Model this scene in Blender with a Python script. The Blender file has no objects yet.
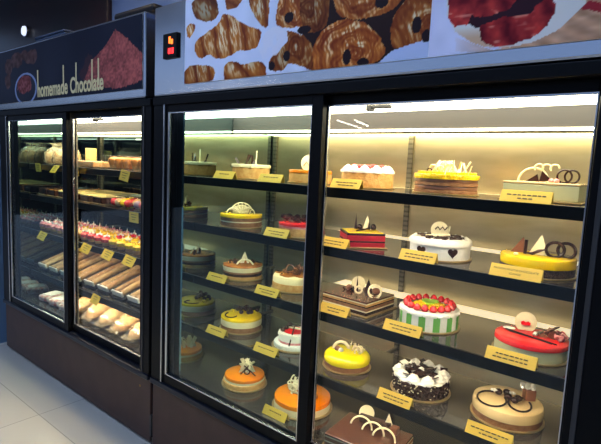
import bpy, bmesh, math, random
import numpy as np
from mathutils import Vector, Matrix
random.seed(7)
SC = bpy.context.scene
COL = SC.collection
PI = math.pi

# ------------------------------------------------------------------ materials
def lin(c):
    return tuple((x/255/12.92 if x/255 <= 0.04045 else ((x/255+0.055)/1.055)**2.4) for x in c)

def mat(name, rgb, rough=0.5, metal=0.0, spec=0.5, rgb2=None, scale=30.0, bump=0.0, bscale=None, coat=0.0, stretch=None, sss=0.0):
    m = bpy.data.materials.new(name); m.use_nodes = True
    nt = m.node_tree; b = nt.nodes['Principled BSDF']
    b.inputs['Base Color'].default_value = (*lin(rgb), 1)
    b.inputs['Roughness'].default_value = rough
    b.inputs['Metallic'].default_value = metal
    b.inputs['Specular IOR Level'].default_value = spec
    b.inputs['Coat Weight'].default_value = coat
    b.inputs['Coat Roughness'].default_value = 0.08
    tc = None
    def coords():
        tc = nt.nodes.new('ShaderNodeTexCoord'); mp = nt.nodes.new('ShaderNodeMapping')
        if stretch: mp.inputs['Scale'].default_value = stretch
        nt.links.new(tc.outputs['Object'], mp.inputs['Vector']); return mp
    if rgb2 is not None:
        mp = coords(); n = nt.nodes.new('ShaderNodeTexNoise'); n.inputs['Scale'].default_value = scale
        n.inputs['Detail'].default_value = 3
        r = nt.nodes.new('ShaderNodeValToRGB')
        r.color_ramp.elements[0].position = 0.38; r.color_ramp.elements[1].position = 0.62
        r.color_ramp.elements[0].color = (*lin(rgb), 1); r.color_ramp.elements[1].color = (*lin(rgb2), 1)
        nt.links.new(mp.outputs['Vector'], n.inputs['Vector'])
        nt.links.new(n.outputs['Fac'], r.inputs['Fac']); nt.links.new(r.outputs['Color'], b.inputs['Base Color'])
    if bump:
        mp = coords(); n = nt.nodes.new('ShaderNodeTexNoise'); n.inputs['Scale'].default_value = bscale or scale
        bp = nt.nodes.new('ShaderNodeBump'); bp.inputs['Strength'].default_value = bump; bp.inputs['Distance'].default_value = 0.01
        nt.links.new(mp.outputs['Vector'], n.inputs['Vector'])
        nt.links.new(n.outputs['Fac'], bp.inputs['Height']); nt.links.new(bp.outputs['Normal'], b.inputs['Normal'])
    return m

def emit(name, rgb, strength):
    m = bpy.data.materials.new(name); m.use_nodes = True
    nt = m.node_tree; b = nt.nodes['Principled BSDF']
    b.inputs['Base Color'].default_value = (*lin(rgb), 1)
    b.inputs['Emission Color'].default_value = (*lin(rgb), 1)
    b.inputs['Emission Strength'].default_value = strength
    return m

def thin_glass(name, tint=(255, 255, 255), rough=0.0, ior=1.36, haze=0.0, hazecol=(230, 230, 230)):
    m = bpy.data.materials.new(name); m.use_nodes = True
    nt = m.node_tree; N = nt.nodes; L = nt.links
    N.remove(N['Principled BSDF']); out = N['Material Output']
    tr = N.new('ShaderNodeBsdfTransparent'); tr.inputs['Color'].default_value = (*lin(tint), 1)
    gl = N.new('ShaderNodeBsdfGlossy'); gl.inputs['Roughness'].default_value = rough
    fr = N.new('ShaderNodeFresnel')
    ge = N.new('ShaderNodeNewGeometry'); mr = N.new('ShaderNodeMapRange')      # same reflectance on both faces of the pane
    mr.inputs['To Min'].default_value = ior; mr.inputs['To Max'].default_value = 1.0/ior
    L.new(ge.outputs['Backfacing'], mr.inputs['Value']); L.new(mr.outputs['Result'], fr.inputs['IOR'])
    mx = N.new('ShaderNodeMixShader')
    L.new(fr.outputs['Fac'], mx.inputs['Fac'])
    base = tr.outputs['BSDF']
    if haze:
        df = N.new('ShaderNodeBsdfDiffuse'); df.inputs['Color'].default_value = (*lin(hazecol), 1)
        m2 = N.new('ShaderNodeMixShader'); m2.inputs['Fac'].default_value = haze
        L.new(tr.outputs['BSDF'], m2.inputs[1]); L.new(df.outputs['BSDF'], m2.inputs[2]); base = m2.outputs['Shader']
    L.new(base, mx.inputs[1]); L.new(gl.outputs['BSDF'], mx.inputs[2])
    L.new(mx.outputs['Shader'], out.inputs['Surface'])
    return m

M = {}
M['black'] = mat('black_frame', (11, 11, 13), 0.4, 0, 0.12)
M['black_lip'] = mat('black_shelf_rail', (10, 10, 13), 0.3, 0, 0.25)
M['brown'] = mat('brown_laminate', (76, 53, 46), 0.45, 0, 0.3, rgb2=(70, 48, 42), scale=8)
M['sill'] = mat('dark_sill', (30, 36, 50), 0.3, 0.6, 0.5)
M['steel'] = mat('brushed_steel', (205, 207, 212), 0.17, 1.0, 0.5, bump=0.03, bscale=40, stretch=(1, 20, 20))
M['silver'] = mat('silver_trim', (215, 215, 215), 0.25, 1.0)
M['backsteel'] = mat('satin_steel_back', (208, 194, 160), 0.30, 0.85, 0.5, rgb2=(196, 182, 148), scale=6, stretch=(1, 1, 4))
M['mirror_green'] = mat('tinted_mirror', (176, 198, 200), 0.03, 1.0)
M['mirror_dark'] = mat('dark_mirror', (120, 138, 142), 0.03, 1.0)
M['duct'] = mat('grey_duct', (58, 56, 55), 0.5, 0.0, 0.3)
M['ledge'] = mat('white_ledge', (232, 226, 212), 0.35)
M['shelf'] = mat('dark_shelf', (60, 55, 50), 0.07, 0.0, 0.8)
M['deck'] = mat('dark_deck', (56, 53, 50), 0.12, 0.0, 0.6)
M['rail'] = mat('grey_slotted_rail', (120, 116, 106), 0.4, 0.7)
nt = M['rail'].node_tree
_tc = nt.nodes.new('ShaderNodeTexCoord'); _wv = nt.nodes.new('ShaderNodeTexWave'); _wv.bands_direction = 'Z'; _wv.inputs['Scale'].default_value = 15.0
_rp = nt.nodes.new('ShaderNodeValToRGB'); _rp.color_ramp.interpolation = 'CONSTANT'
_rp.color_ramp.elements[0].color = (*lin((98, 94, 84)), 1); _rp.color_ramp.elements[1].position = 0.32; _rp.color_ramp.elements[1].color = (*lin((128, 122, 110)), 1)
nt.links.new(_tc.outputs['Object'], _wv.inputs['Vector']); nt.links.new(_wv.outputs['Fac'], _rp.inputs['Fac']); nt.links.new(_rp.outputs['Color'], nt.nodes['Principled BSDF'].inputs['Base Color'])
M['slot'] = mat('slot_dark', (30, 28, 26), 0.6)
M['glass'] = thin_glass('door_glass', (250, 253, 250))
M['glass_old'] = thin_glass('door_glass_tinted', (228, 242, 240))
M['clear'] = thin_glass('clear_plastic', (248, 248, 245), 0.06, 1.33, 0.03)
M['film'] = thin_glass('bag_film', (255, 252, 248), 0.12, 1.45, 0.28, (252, 228, 186))
M['diffuser'] = emit('light_diffuser', (255, 241, 214), 13)
M['tube'] = emit('light_tube', (255, 238, 205), 16)
M['rear'] = emit('rear_tube', (255, 238, 180), 14)
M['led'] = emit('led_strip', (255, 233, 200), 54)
M['lamp'] = emit('ceiling_panel', (176, 206, 255), 15)
M['lampwarm'] = emit('ceiling_tube', (255, 226, 186), 22.0)
M['fartube'] = emit('far_tube', (255, 246, 236), 30.0)
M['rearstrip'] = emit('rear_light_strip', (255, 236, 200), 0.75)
M['digit'] = emit('red_digits', (255, 40, 40), 3.0)
M['digit2'] = emit('orange_digits', (255, 110, 30), 3.0)
M['spot'] = emit('round_lamp', (220, 230, 255), 1.2)
M['gold'] = mat('gold_card', (238, 194, 74), 0.45, 0.0, 0.4)
M['gold2'] = mat('gold_card_bright', (244, 204, 66), 0.45, 0.0, 0.4)
M['ink'] = mat('card_ink', (70, 56, 24), 0.6)
M['board'] = mat('gold_board', (176, 146, 92), 0.3, 0.3)
M['yellow'] = mat('yellow_glaze', (255, 214, 4), 0.12, 0, 0.5, rgb2=(255, 204, 0), scale=14, coat=0.4)
M['lemon'] = mat('lemon_glaze', (255, 232, 0), 0.12, 0, 0.5, coat=0.4)
M['mango'] = mat('mango_dice', (255, 214, 20), 0.25, 0, 0.5, rgb2=(250, 190, 10), scale=60, bump=0.4, bscale=120)
M['orange'] = mat('orange_glaze', (255, 146, 14), 0.12, 0, 0.5, rgb2=(255, 134, 8), scale=14, coat=0.4)
M['red'] = mat('red_glaze', (232, 22, 30), 0.12, 0, 0.5, rgb2=(242, 62, 58), scale=18, coat=0.4)
M['redlayer'] = mat('red_layer', (190, 20, 44), 0.35)
M['strawb'] = mat('strawberry_red', (214, 22, 34), 0.25, 0, 0.5, rgb2=(226, 44, 44), scale=90, coat=0.3)
M['cream'] = mat('white_cream', (248, 244, 232), 0.5, 0, 0.3, bump=0.25, bscale=60)
M['ivory'] = mat('ivory_cream', (246, 228, 180), 0.4, 0, 0.4)
M['beige'] = mat('beige_glaze', (238, 208, 150), 0.15, 0, 0.5, rgb2=(232, 198, 138), scale=10, coat=0.3)
M['whitechoc'] = mat('white_chocolate', (252, 240, 200), 0.3, 0, 0.4)
M['sponge'] = mat('tan_sponge', (222, 172, 104), 0.8, 0, 0.2, rgb2=(206, 152, 88), scale=70, bump=0.3, bscale=150)
M['sponge2'] = mat('brown_sponge', (158, 112, 76), 0.8, 0, 0.2, rgb2=(140, 96, 64), scale=70, bump=0.3, bscale=150)
M['caramel'] = mat('caramel_glaze', (214, 138, 60), 0.2, 0, 0.5, rgb2=(166, 90, 36), scale=25, coat=0.3)
M['choc'] = mat('dark_chocolate', (50, 28, 24), 0.25, 0, 0.5)
M['milk'] = mat('milk_chocolate', (130, 82, 58), 0.3, 0, 0.5)
M['chocglaze'] = mat('chocolate_glaze', (88, 54, 42), 0.14, 0, 0.5, coat=0.3)
M['shav'] = mat('chocolate_shavings', (46, 30, 26), 0.5, 0, 0.3, rgb2=(90, 66, 54), scale=120, bump=0.6, bscale=200)
M['kiwi'] = mat('kiwi_green', (140, 180, 40), 0.25)
M['mint'] = mat('mint_side', (212, 210, 160), 0.3)
M['greenstripe'] = mat('green_sponge', (112, 186, 84), 0.6)
M['pink'] = mat('pink_cream', (238, 160, 158), 0.4, rgb2=(222, 110, 120), scale=60)
M['peach'] = mat('peach_cream', (240, 170, 96), 0.4, rgb2=(246, 206, 150), scale=60)
M['rollcrust'] = mat('roll_crust', (236, 196, 138), 0.5, rgb2=(218, 170, 108), scale=26)
M['muffin'] = mat('orange_muffin', (240, 156, 66), 0.5, rgb2=(222, 128, 46), scale=60, bump=.3)
M['bread'] = mat('baked_crust', (240, 196, 124), 0.5, 0, 0.3, rgb2=(216, 138, 60), scale=22, bump=0.3, bscale=40)
M['bread2'] = mat('pale_crust', (240, 204, 140), 0.5, 0, 0.3, rgb2=(222, 160, 84), scale=22, bump=0.3, bscale=40)
M['filling'] = mat('roll_filling', (204, 150, 100), 0.6, 0, 0.3, rgb2=(226, 182, 128), scale=26)
M['paleyellow'] = mat('pale_yellow_icing', (244, 222, 140), 0.35)
M['purple'] = mat('purple_sweet', (150, 124, 150), 0.4)
M['patterned'] = mat('pink_white_wrap', (236, 214, 200), 0.35, rgb2=(196, 96, 90), scale=40)
M['blackplastic'] = mat('black_plastic', (22, 22, 28), 0.4)
M['screw'] = mat('brass_screw', (150, 110, 50), 0.4, 0.8)
M['rubber'] = mat('white_foot', (220, 225, 230), 0.5)

# ------------------------------------------------------------------ mesh helper
class B:
    def __init__(s): s.bm = bmesh.new(); s.round = False
    def _xf(s, vs, mtx):
        if mtx is not None: bmesh.ops.transform(s.bm, matrix=mtx, verts=vs)
    def box(s, c, d, bev=0.0, rot=None):
        r = bmesh.ops.create_cube(s.bm, size=1.0); vs = r['verts']
        bmesh.ops.scale(s.bm, vec=d, verts=vs)
        if bev:
            es = list({e for v in vs for e in v.link_edges})
            rb = bmesh.ops.bevel(s.bm, geom=es, offset=bev, segments=2, affect='EDGES', profile=0.5)
            vs = list({v for f in rb['faces'] for v in f.verts} | {v for v in vs if v.is_valid})
        m = Matrix.Translation(c)
        if rot is not None: m = m @ rot
        s._xf(vs, m); return s
    def span(s, x0, x1, y0, y1, z0, z1, bev=0.0):
        return s.box(((x0+x1)/2, (y0+y1)/2, (z0+z1)/2), (abs(x1-x0), abs(y1-y0), abs(z1-z0)), bev)
    def lathe(s, prof, c=(0, 0, 0), seg=48, mtx=None, wob=None):
        s.round = True; rings = []
        vs = []
        for (r, z) in prof:
            if r < 1e-6:
                v = s.bm.verts.new((0, 0, z)); rings.append([v]); vs.append(v)
            else:
                ring = []
                for k in range(seg):
                    a = 2*PI*k/seg; rr = r*(1+(wob(a, z) if wob else 0))
                    v = s.bm.verts.new((rr*math.cos(a), rr*math.sin(a), z)); ring.append(v); vs.append(v)
                rings.append(ring)
        for A, C in zip(rings, rings[1:]):
            for k in range(seg):
                k2 = (k+1) % seg
                if len(A) == 1 and len(C) == 1: continue
                if len(A) == 1: s.bm.faces.new((A[0], C[k2], C[k]))
                elif len(C) == 1: s.bm.faces.new((A[k], A[k2], C[0]))
                else: s.bm.faces.new((A[k], A[k2], C[k2], C[k]))
        m = Matrix.Translation(c)
        if mtx is not None: m = m @ mtx
        s._xf(vs, m); return s
    def tube(s, pts, r, seg=8, closed=False, taper=False):
        s.round = True; pts = [Vector(p) for p in pts]; n = len(pts); rings = []; up = None
        for i, p in enumerate(pts):
            if closed: t = pts[(i+1) % n]-pts[(i-1) % n]
            else: t = pts[min(i+1, n-1)]-pts[max(i-1, 0)]
            t.normalize()
            if up is None:
                up = Vector((0, 0, 1)) if abs(t.z) < 0.9 else Vector((1, 0, 0))
            a = (up-t*up.dot(t)).normalized(); b = t.cross(a); up = a
            rr = r*(1-0.75*abs(2*i/(n-1)-1)) if taper else r
            rings.append([s.bm.verts.new(p+a*rr*math.cos(2*PI*k/seg)+b*rr*math.sin(2*PI*k/seg)) for k in range(seg)])
        R = rings+[rings[0]] if closed else rings
        for A, C in zip(R, R[1:]):
            for k in range(seg):
                s.bm.faces.new((A[k], A[(k+1) % seg], C[(k+1) % seg], C[k]))
        if not closed:
            s.bm.faces.new(rings[0][::-1]); s.bm.faces.new(rings[-1])
        return s
    def ball(s, c, r, scale=(1, 1, 1), sub=2, rot=None):
        s.round = True; rr = bmesh.ops.create_icosphere(s.bm, subdivisions=sub, radius=r)
        m = Matrix.Translation(c)
        if rot is not None: m = m @ rot
        m = m @ Matrix.Diagonal((*scale, 1)); s._xf(rr['verts'], m); return s
    def prism(s, poly, th, mtx=None):        # polygon in local XZ, thickness along Y
        f = [s.bm.verts.new((x, -th/2, z)) for x, z in poly]; b = [s.bm.verts.new((x, th/2, z)) for x, z in poly]
        s.bm.faces.new(f); s.bm.faces.new(b[::-1]); n = len(poly)
        for i in range(n):
            s.bm.faces.new((f[i], b[i], b[(i+1) % n], f[(i+1) % n]))
        s._xf(f+b, mtx); return s
    def build(s, name, m, parent=None, loc=None, angle=40):
        me = bpy.data.meshes.new(name)
        bmesh.ops.recalc_face_normals(s.bm, faces=s.bm.faces[:])
        s.bm.to_mesh(me); s.bm.free()
        me.polygons.foreach_set('use_smooth', [True]*len(me.polygons))
        me.set_sharp_from_angle(angle=math.radians(angle if s.round else 18))
        me.materials.append(m)
        o = bpy.data.objects.new(name, me); COL.objects.link(o)
        if parent: o.parent = parent
        if loc: o.location = loc
        return o

def tag(o, label, cat, group=None):
    o['label'] = label; o['category'] = cat
    if group: o['group'] = group
    return o
def thing(name, label, cat, loc=(0, 0, 0), rz=0.0, group=None):
    o = bpy.data.objects.new(name, None); COL.objects.link(o)
    o.location = loc; o.rotation_euler = (0, 0, rz); o.empty_display_size = 0.05
    return tag(o, label, cat, group)
def struct(b, name, m):
    o = b.build(name, m); o['kind'] = 'structure'; return o
def copy_tree(o, parent=None):
    c = o.copy(); COL.objects.link(c)
    if parent: c.parent = parent
    for ch in list(o.children): copy_tree(ch, c)
    return c
RX = lambda a: Matrix.Rotation(a, 4, 'X')
RY = lambda a: Matrix.Rotation(a, 4, 'Y')
RZ = lambda a: Matrix.Rotation(a, 4, 'Z')
T = lambda x, y, z: Matrix.Translation((x, y, z))

def text_mesh(txt, size, name, m, parent=None, mtx=None, sx=1.0, align='CENTER', ext=0.0004, width=None, bold=0.0):
    cu = bpy.data.curves.new('text', 'FONT'); cu.body = txt; cu.size = size; cu.align_x = align
    cu.extrude = ext; cu.offset = bold
    to = bpy.data.objects.new('text', cu); COL.objects.link(to)
    dg = bpy.context.evaluated_depsgraph_get(); dg.update()
    me = bpy.data.meshes.new_from_object(to.evaluated_get(dg))
    bpy.data.objects.remove(to); bpy.data.curves.remove(cu)
    xs = [v.co.x for v in me.vertices]
    if width: sx = width/(max(xs)-min(xs))
    me.transform(Matrix.Diagonal((sx, 1, 1, 1)))
    if mtx is not None: me.transform(mtx)
    me.name = name; me.materials.clear(); me.materials.append(m)
    o = bpy.data.objects.new(name, me); COL.objects.link(o)
    if parent: o.parent = parent
    return o

# ------------------------------------------------------------------ printed posters (flat prints painted as colour attribute)
def inside(poly, X, Z):
    res = np.zeros(X.shape, bool); n = len(poly)
    for i in range(n):
        x1, z1 = poly[i]; x2, z2 = poly[(i+1) % n]
        if z1 == z2: continue
        c = ((z1 > Z) != (z2 > Z)) & (X < (x2-x1)*(Z-z1)/(z2-z1)+x1)
        res ^= c
    return res
rng = np.random.RandomState(3)
def chaikin(p, n=2):
    for _ in range(n):
        q = []
        for a, b in zip(p, p[1:]+p[:1]):
            q += [(.75*a[0]+.25*b[0], .75*a[1]+.25*b[1]), (.25*a[0]+.75*b[0], .25*a[1]+.75*b[1])]
        p = q
    return p
def vnoise(X, Z, f, seed=0):
    r = np.random.RandomState(seed); g = r.rand(64, 64)
    u = (X*f) % 63; v = (Z*f) % 63
    i = u.astype(int); j = v.astype(int); a = u-i; b = v-j
    a = a*a*(3-2*a); b = b*b*(3-2*b)
    return (g[i, j]*(1-a)*(1-b)+g[i+1, j]*a*(1-b)+g[i, j+1]*(1-a)*b+g[i+1, j+1]*a*b)
def poster_mesh(name, x0, x1, z0, z1, y, paint, parent, step=0.0032):
    nx = int((x1-x0)/step)+1; nz = int((z1-z0)/step)+1
    xs = np.linspace(x0, x1, nx); zs = np.linspace(z0, z1, nz)
    X, Z = np.meshgrid(xs, zs)                       # rows are z
    C = paint(X, Z)
    verts = np.stack([X.ravel(), np.full(X.size, y), Z.ravel()], 1)
    i = np.arange(nz-1)[:, None]*nx+np.arange(nx-1)[None, :]
    F = np.stack([i, i+1, i+nx+1, i+nx], -1).reshape(-1, 4)
    nv = len(verts); vl = verts.tolist(); fl = F.tolist()
    # real sheet thickness: a back sheet and a rim join to the printed face
    b = nv
    vl += [(x0, y+0.003, z0), (x1, y+0.003, z0), (x1, y+0.003, z1), (x0, y+0.003, z1)]
    fl.append([b+3, b+2, b+1, b])
    me = bpy.data.meshes.new(name); me.from_pydata(vl, [], fl)
    at = me.color_attributes.new('print', 'FLOAT_COLOR', 'POINT')
    cc = np.ones((nv+4, 4), np.float32)
    c = np.clip(C.reshape(-1, 3)/255.0, 0, 1)
    cc[:nv, :3] = np.where(c <= 0.04045, c/12.92, ((c+0.055)/1.055)**2.4)
    at.data.foreach_set('color', cc.ravel())
    m = bpy.data.materials.get('printed_vinyl')
    if not m:
        m = mat('printed_vinyl', (200, 200, 200), 0.45, 0, 0.12)
        a = m.node_tree.nodes.new('ShaderNodeVertexColor'); a.layer_name = 'print'
        m.node_tree.links.new(a.outputs['Color'], m.node_tree.nodes['Principled BSDF'].inputs['Base Color'])
    me.materials.append(m)
    o = bpy.data.objects.new(name, me); COL.objects.link(o); o.parent = parent
    return o
def mixc(C, mask, col):
    mk = mask[..., None].astype(float) if mask.ndim == 2 else mask
    return C*(1-mk)+np.asarray(col, float)*mk

def paint_pastry(X, Z):
    C = np.zeros(X.shape+(3,))+np.array((228, 232, 250.))
    C += (vnoise(X, Z, 18, 1)[..., None]-0.5)*14
    dark = [(-1.074, 2.105), (-0.603, 2.105), (-0.60, 1.811), (-0.659, 1.782), (-0.771, 1.74), (-0.859, 1.735), (-1.016, 1.73), (-1.03, 1.80), (-1.111, 1.897)]
    C = mixc(C, inside(dark, X, Z), (44, 26, 24))
    def crust(poly, ang, freq, dk=1.0, cen=None):
        nonlocal C
        mk = inside(chaikin(poly, 1), X+0.005*(vnoise(X, Z, 60, 5)-.5), Z+0.005*(vnoise(X, Z, 60, 6)-.5)); freq *= 0.62
        n1 = vnoise(X, Z, 30, 2); n2 = vnoise(X, Z, 90, 3)
        if cen:
            d = np.hypot((X-cen[0]), (Z-cen[1])*1.15)+0.03*n1
            d = d+0.02*vnoise(X, Z, 14, 21)
            s = 0.58+0.20*np.sin(d*freq*0.9)+0.14*np.sin(d*freq*2.6+5*n1)
        else:
            u = X*math.cos(ang)+Z*math.sin(ang)
            s = np.abs(np.sin((u+0.012*n1)*freq*.5))**.55
        px = np.array(poly); cx, cz = px.mean(0)
        r = np.hypot((X-cx)/(np.ptp(px[:, 0])/2), (Z-cz)/(np.ptp(px[:, 1])/2))
        lo = np.array((112, 40, 16.)); hi = np.array((246, 152, 56.)); top = np.array((255, 234, 188.))
        ns = vnoise(X*math.cos(ang)*3+Z, Z*.6-X*.4, 70, 11)
        t = np.clip(0.40+0.75*(s-.55)+0.25*(n1-.5)+0.28*(ns-.5)-0.35*np.clip(r-0.7, 0, 1), 0, 1)[..., None]
        col = lo*(1-t)+hi*t
        t2 = np.clip((s*ns*1.4-0.50)*2.4, 0, 1)[..., None]*np.clip(1.25-r+0.8*(Z-cz)/np.ptp(px[:, 1]), 0, 1)[..., None]
        col = col*(1-t2)+top*t2
        C = mixc(C, mk, 0)*1.0+mk[..., None]*col*dk
    c1 = [(-1.675, 1.907), (-1.659, 1.93), (-1.582, 1.955), (-1.523, 1.975), (-1.502, 2.01), (-1.452, 1.998), (-1.416, 1.969), (-1.341, 1.936), (-1.289, 1.921), (-1.294, 1.886), (-1.312, 1.857), (-1.364, 1.854), (-1.405, 1.863), (-1.446, 1.844), (-1.532, 1.838), (-1.579, 1.867), (-1.633, 1.848), (-1.666, 1.876)]
    crust(c1, 0.25, 130)
    crust([(-1.70, 2.095), (-1.556, 2.10), (-1.525, 2.023), (-1.538, 1.996), (-1.583, 1.989), (-1.646, 2.002), (-1.687, 2.033)], 1.0, 90, 0.7)
    crust([(-1.498, 2.10), (-1.373, 2.10), (-1.399, 2.026), (-1.467, 2.014), (-1.489, 2.031)], 1.2, 110, 0.85)
    crust([(-1.367, 2.10), (-1.258, 2.10), (-1.253, 1.933), (-1.277, 1.923), (-1.324, 1.969), (-1.358, 2.01)], 0.2, 120, 0.9)
    crust([(-1.73, 2.001), (-1.67, 1.996), (-1.669, 1.971), (-1.72, 1.931)], 0.4, 120)
    crust([(-1.74, 1.83), (-1.593, 1.826), (-1.55, 1.81), (-1.538, 1.785), (-1.559, 1.75), (-1.74, 1.74)], 0.2, 120, 0.9)
    crust([(-1.489, 1.786), (-1.487, 1.81), (-1.452, 1.826), (-1.41, 1.819), (-1.388, 1.801), (-1.322, 1.813), (-1.265, 1.803), (-1.256, 1.74), (-1.484, 1.74)], 0.9, 130, 0.95)
    crust([(-1.223, 1.937), (-1.22, 1.988), (-1.186, 2.05), (-1.15, 2.11), (-1.0, 2.11), (-1.011, 1.894), (-1.067, 1.879), (-1.112, 1.909), (-1.157, 1.907), (-1.204, 1.918)], 0, 190, 1.0, (-1.10, 1.98))
    crust([(-1.252, 1.802), (-1.2, 1.849), (-1.214, 1.885), (-1.168, 1.906), (-1.066, 1.867), (-1.029, 1.79), (-1.016, 1.74), (-1.082, 1.77), (-1.15, 1.793), (-1.184, 1.761), (-1.245, 1.775)], 0, 150, 0.85, (-1.12, 1.84))
    pw = [(-1.278, 1.814), (-1.305, 1.861), (-1.27, 1.909), (-1.228, 1.925), (-1.168, 1.909), (-1.16, 1.866), (-1.189, 1.846), (-1.211, 1.824)]
    C = mixc(C, (inside(pw, X, Z)*np.clip(vnoise(X, Z, 45, 8)*1.8, 0.3, 1))[..., None], (236, 234, 246))
    crust([(-1.117, 2.11), (-0.995, 2.11), (-0.984, 1.904), (-1.023, 1.877), (-1.11, 1.889)], 0, 170, 0.75, (-1.08, 1.97))
    crust([(-0.99, 2.11), (-0.967, 1.94), (-0.926, 1.907), (-0.859, 1.893), (-0.789, 1.898), (-0.74, 1.911), (-0.70, 1.96), (-0.69, 2.11)], 0, 180, 1.0, (-0.86, 2.0))
    crust([(-1.049, 1.792), (-1.042, 1.848), (-1.004, 1.891), (-0.935, 1.908), (-0.859, 1.89), (-0.803, 1.849), (-0.769, 1.801), (-0.772, 1.779), (-0.796, 1.76), (-0.877, 1.735), (-1.03, 1.735)], 0, 200, 1.08, (-0.88, 1.79))
    crust([(-0.756, 1.85), (-0.747, 1.891), (-0.708, 1.93), (-0.663, 2.0), (-0.60, 2.0), (-0.60, 1.837), (-0.63, 1.813), (-0.667, 1.797), (-0.715, 1.791), (-0.748, 1.795)], 0, 190, 0.92, (-0.65, 1.85))
    cl = [(-0.829, 1.735), (-0.788, 1.759), (-0.747, 1.788), (-0.691, 1.799), (-0.60, 1.814), (-0.60, 1.775), (-0.66, 1.74)]
    C = mixc(C, inside(cl, X, Z), (196, 206, 236))
    for x, z, rx, rz in [(-0.908, 1.786, .016, .024), (-0.846, 1.764, .022, .014), (-0.672, 1.852, .015, .024), (-0.640, 1.817, .014, .018), (-0.792, 1.935, .024, .018), (-1.159, 1.945, .022, .018), (-1.233, 1.787, .016, .016), (-1.163, 1.815, .016, .018), (-1.089, 1.894, .03, .014)]:
        C = mixc(C, ((X-x)/rx)**2+((Z-z)/rz)**2 < 1, (36, 22, 26))
    return C

def paint_sausage(X, Z):
    C = np.zeros(X.shape+(3,))+np.array((228, 226, 248.))
    C += (vnoise(X, Z, 25, 4)[..., None]-.5)*16
    wood = [(-0.553, 1.803), (-0.449, 1.756), (-0.312, 1.786), (-0.241, 1.872), (-0.2, 2.11), (-0.08, 2.11), (-0.08, 1.748), (-0.30, 1.75), (-0.46, 1.752), (-0.55, 1.765)]
    pl = 0.5+0.5*np.sin((X*0.6+Z)*170)
    wc = np.array((216, 164, 128.))*(1-0.12*pl[..., None])+(vnoise(X, Z*3, 40, 9)[..., None]-.5)*40
    mk = inside(wood, X, Z)[..., None]*np.clip((X+0.57)/0.16, 0, 1)[..., None]
    C = C*(1-mk)+wc*mk
    C = mixc(C, inside([(-0.30, 1.835), (-0.236, 1.825), (-0.08, 1.75), (-0.08, 1.785), (-0.236, 1.845)], X, Z), (160, 40, 50))
    plate = [(-0.600, 2.11), (-0.591, 1.936), (-0.581, 1.863), (-0.555, 1.817), (-0.507, 1.783), (-0.471, 1.768), (-0.409, 1.760), (-0.352, 1.767), (-0.3, 1.788), (-0.248, 1.838), (-0.225, 1.90), (-0.22, 2.11)]
    pm = inside(plate, X, Z); C = mixc(C, pm, (234, 226, 216))
    C = mixc(C, (pm*np.clip((1.825-Z)/.05, 0, .6)*np.clip((-.38-X)/.1, 0, 1))[..., None], (214, 150, 96))
    def red(p, ang):
        nonlocal C
        mk = inside(p, X+0.006*(vnoise(X, Z, 70, 5)-.5), Z+0.006*(vnoise(X, Z, 70, 6)-.5))
        n = vnoise(X, Z, 55, 7); u = X*math.cos(ang)+Z*math.sin(ang)
        px = np.array(p); cz = px[:, 1].mean(); cx = px[:, 0].mean()
        lobe = 0.5+0.5*np.sin((X*math.sin(ang)+Z*math.cos(ang))*75+6*(vnoise(X, Z, 12, 13)-.5))
        t = np.clip(0.18+0.55*lobe+0.5*(n-.5)+0.25*(vnoise(X, Z, 120, 4)-.5), 0, 1)[..., None]
        col = np.array((96, 12, 26.))*(1-t)+np.array((226, 70, 60.))*t
        hl = np.clip((lobe*vnoise(X*.5, Z*2, 90, 15)-.62)*3, 0, .7)[..., None]; col = col*(1-hl)+np.array((250, 170, 140.))*hl
        C = C*(1-mk[..., None])+col*mk[..., None]
    C = mixc(C, inside([(-0.52, 1.90), (-0.31, 1.90), (-0.32, 1.84), (-0.40, 1.835), (-0.5, 1.82), (-0.53, 1.84)], X, Z), (52, 24, 34))
    red([(-0.585, 1.92), (-0.57, 2.05), (-0.40, 2.05), (-0.395, 1.887), (-0.417, 1.855), (-0.457, 1.848), (-0.491, 1.845), (-0.514, 1.855), (-0.526, 1.831), (-0.556, 1.831), (-0.577, 1.856)], 1.1)
    red([(-0.493, 1.823), (-0.436, 1.838), (-0.365, 1.837), (-0.354, 1.855), (-0.33, 1.87), (-0.31, 1.85), (-0.312, 1.824), (-0.325, 1.8), (-0.359, 1.775), (-0.409, 1.765), (-0.457, 1.768), (-0.483, 1.787)], 1.4)
    return C

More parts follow.
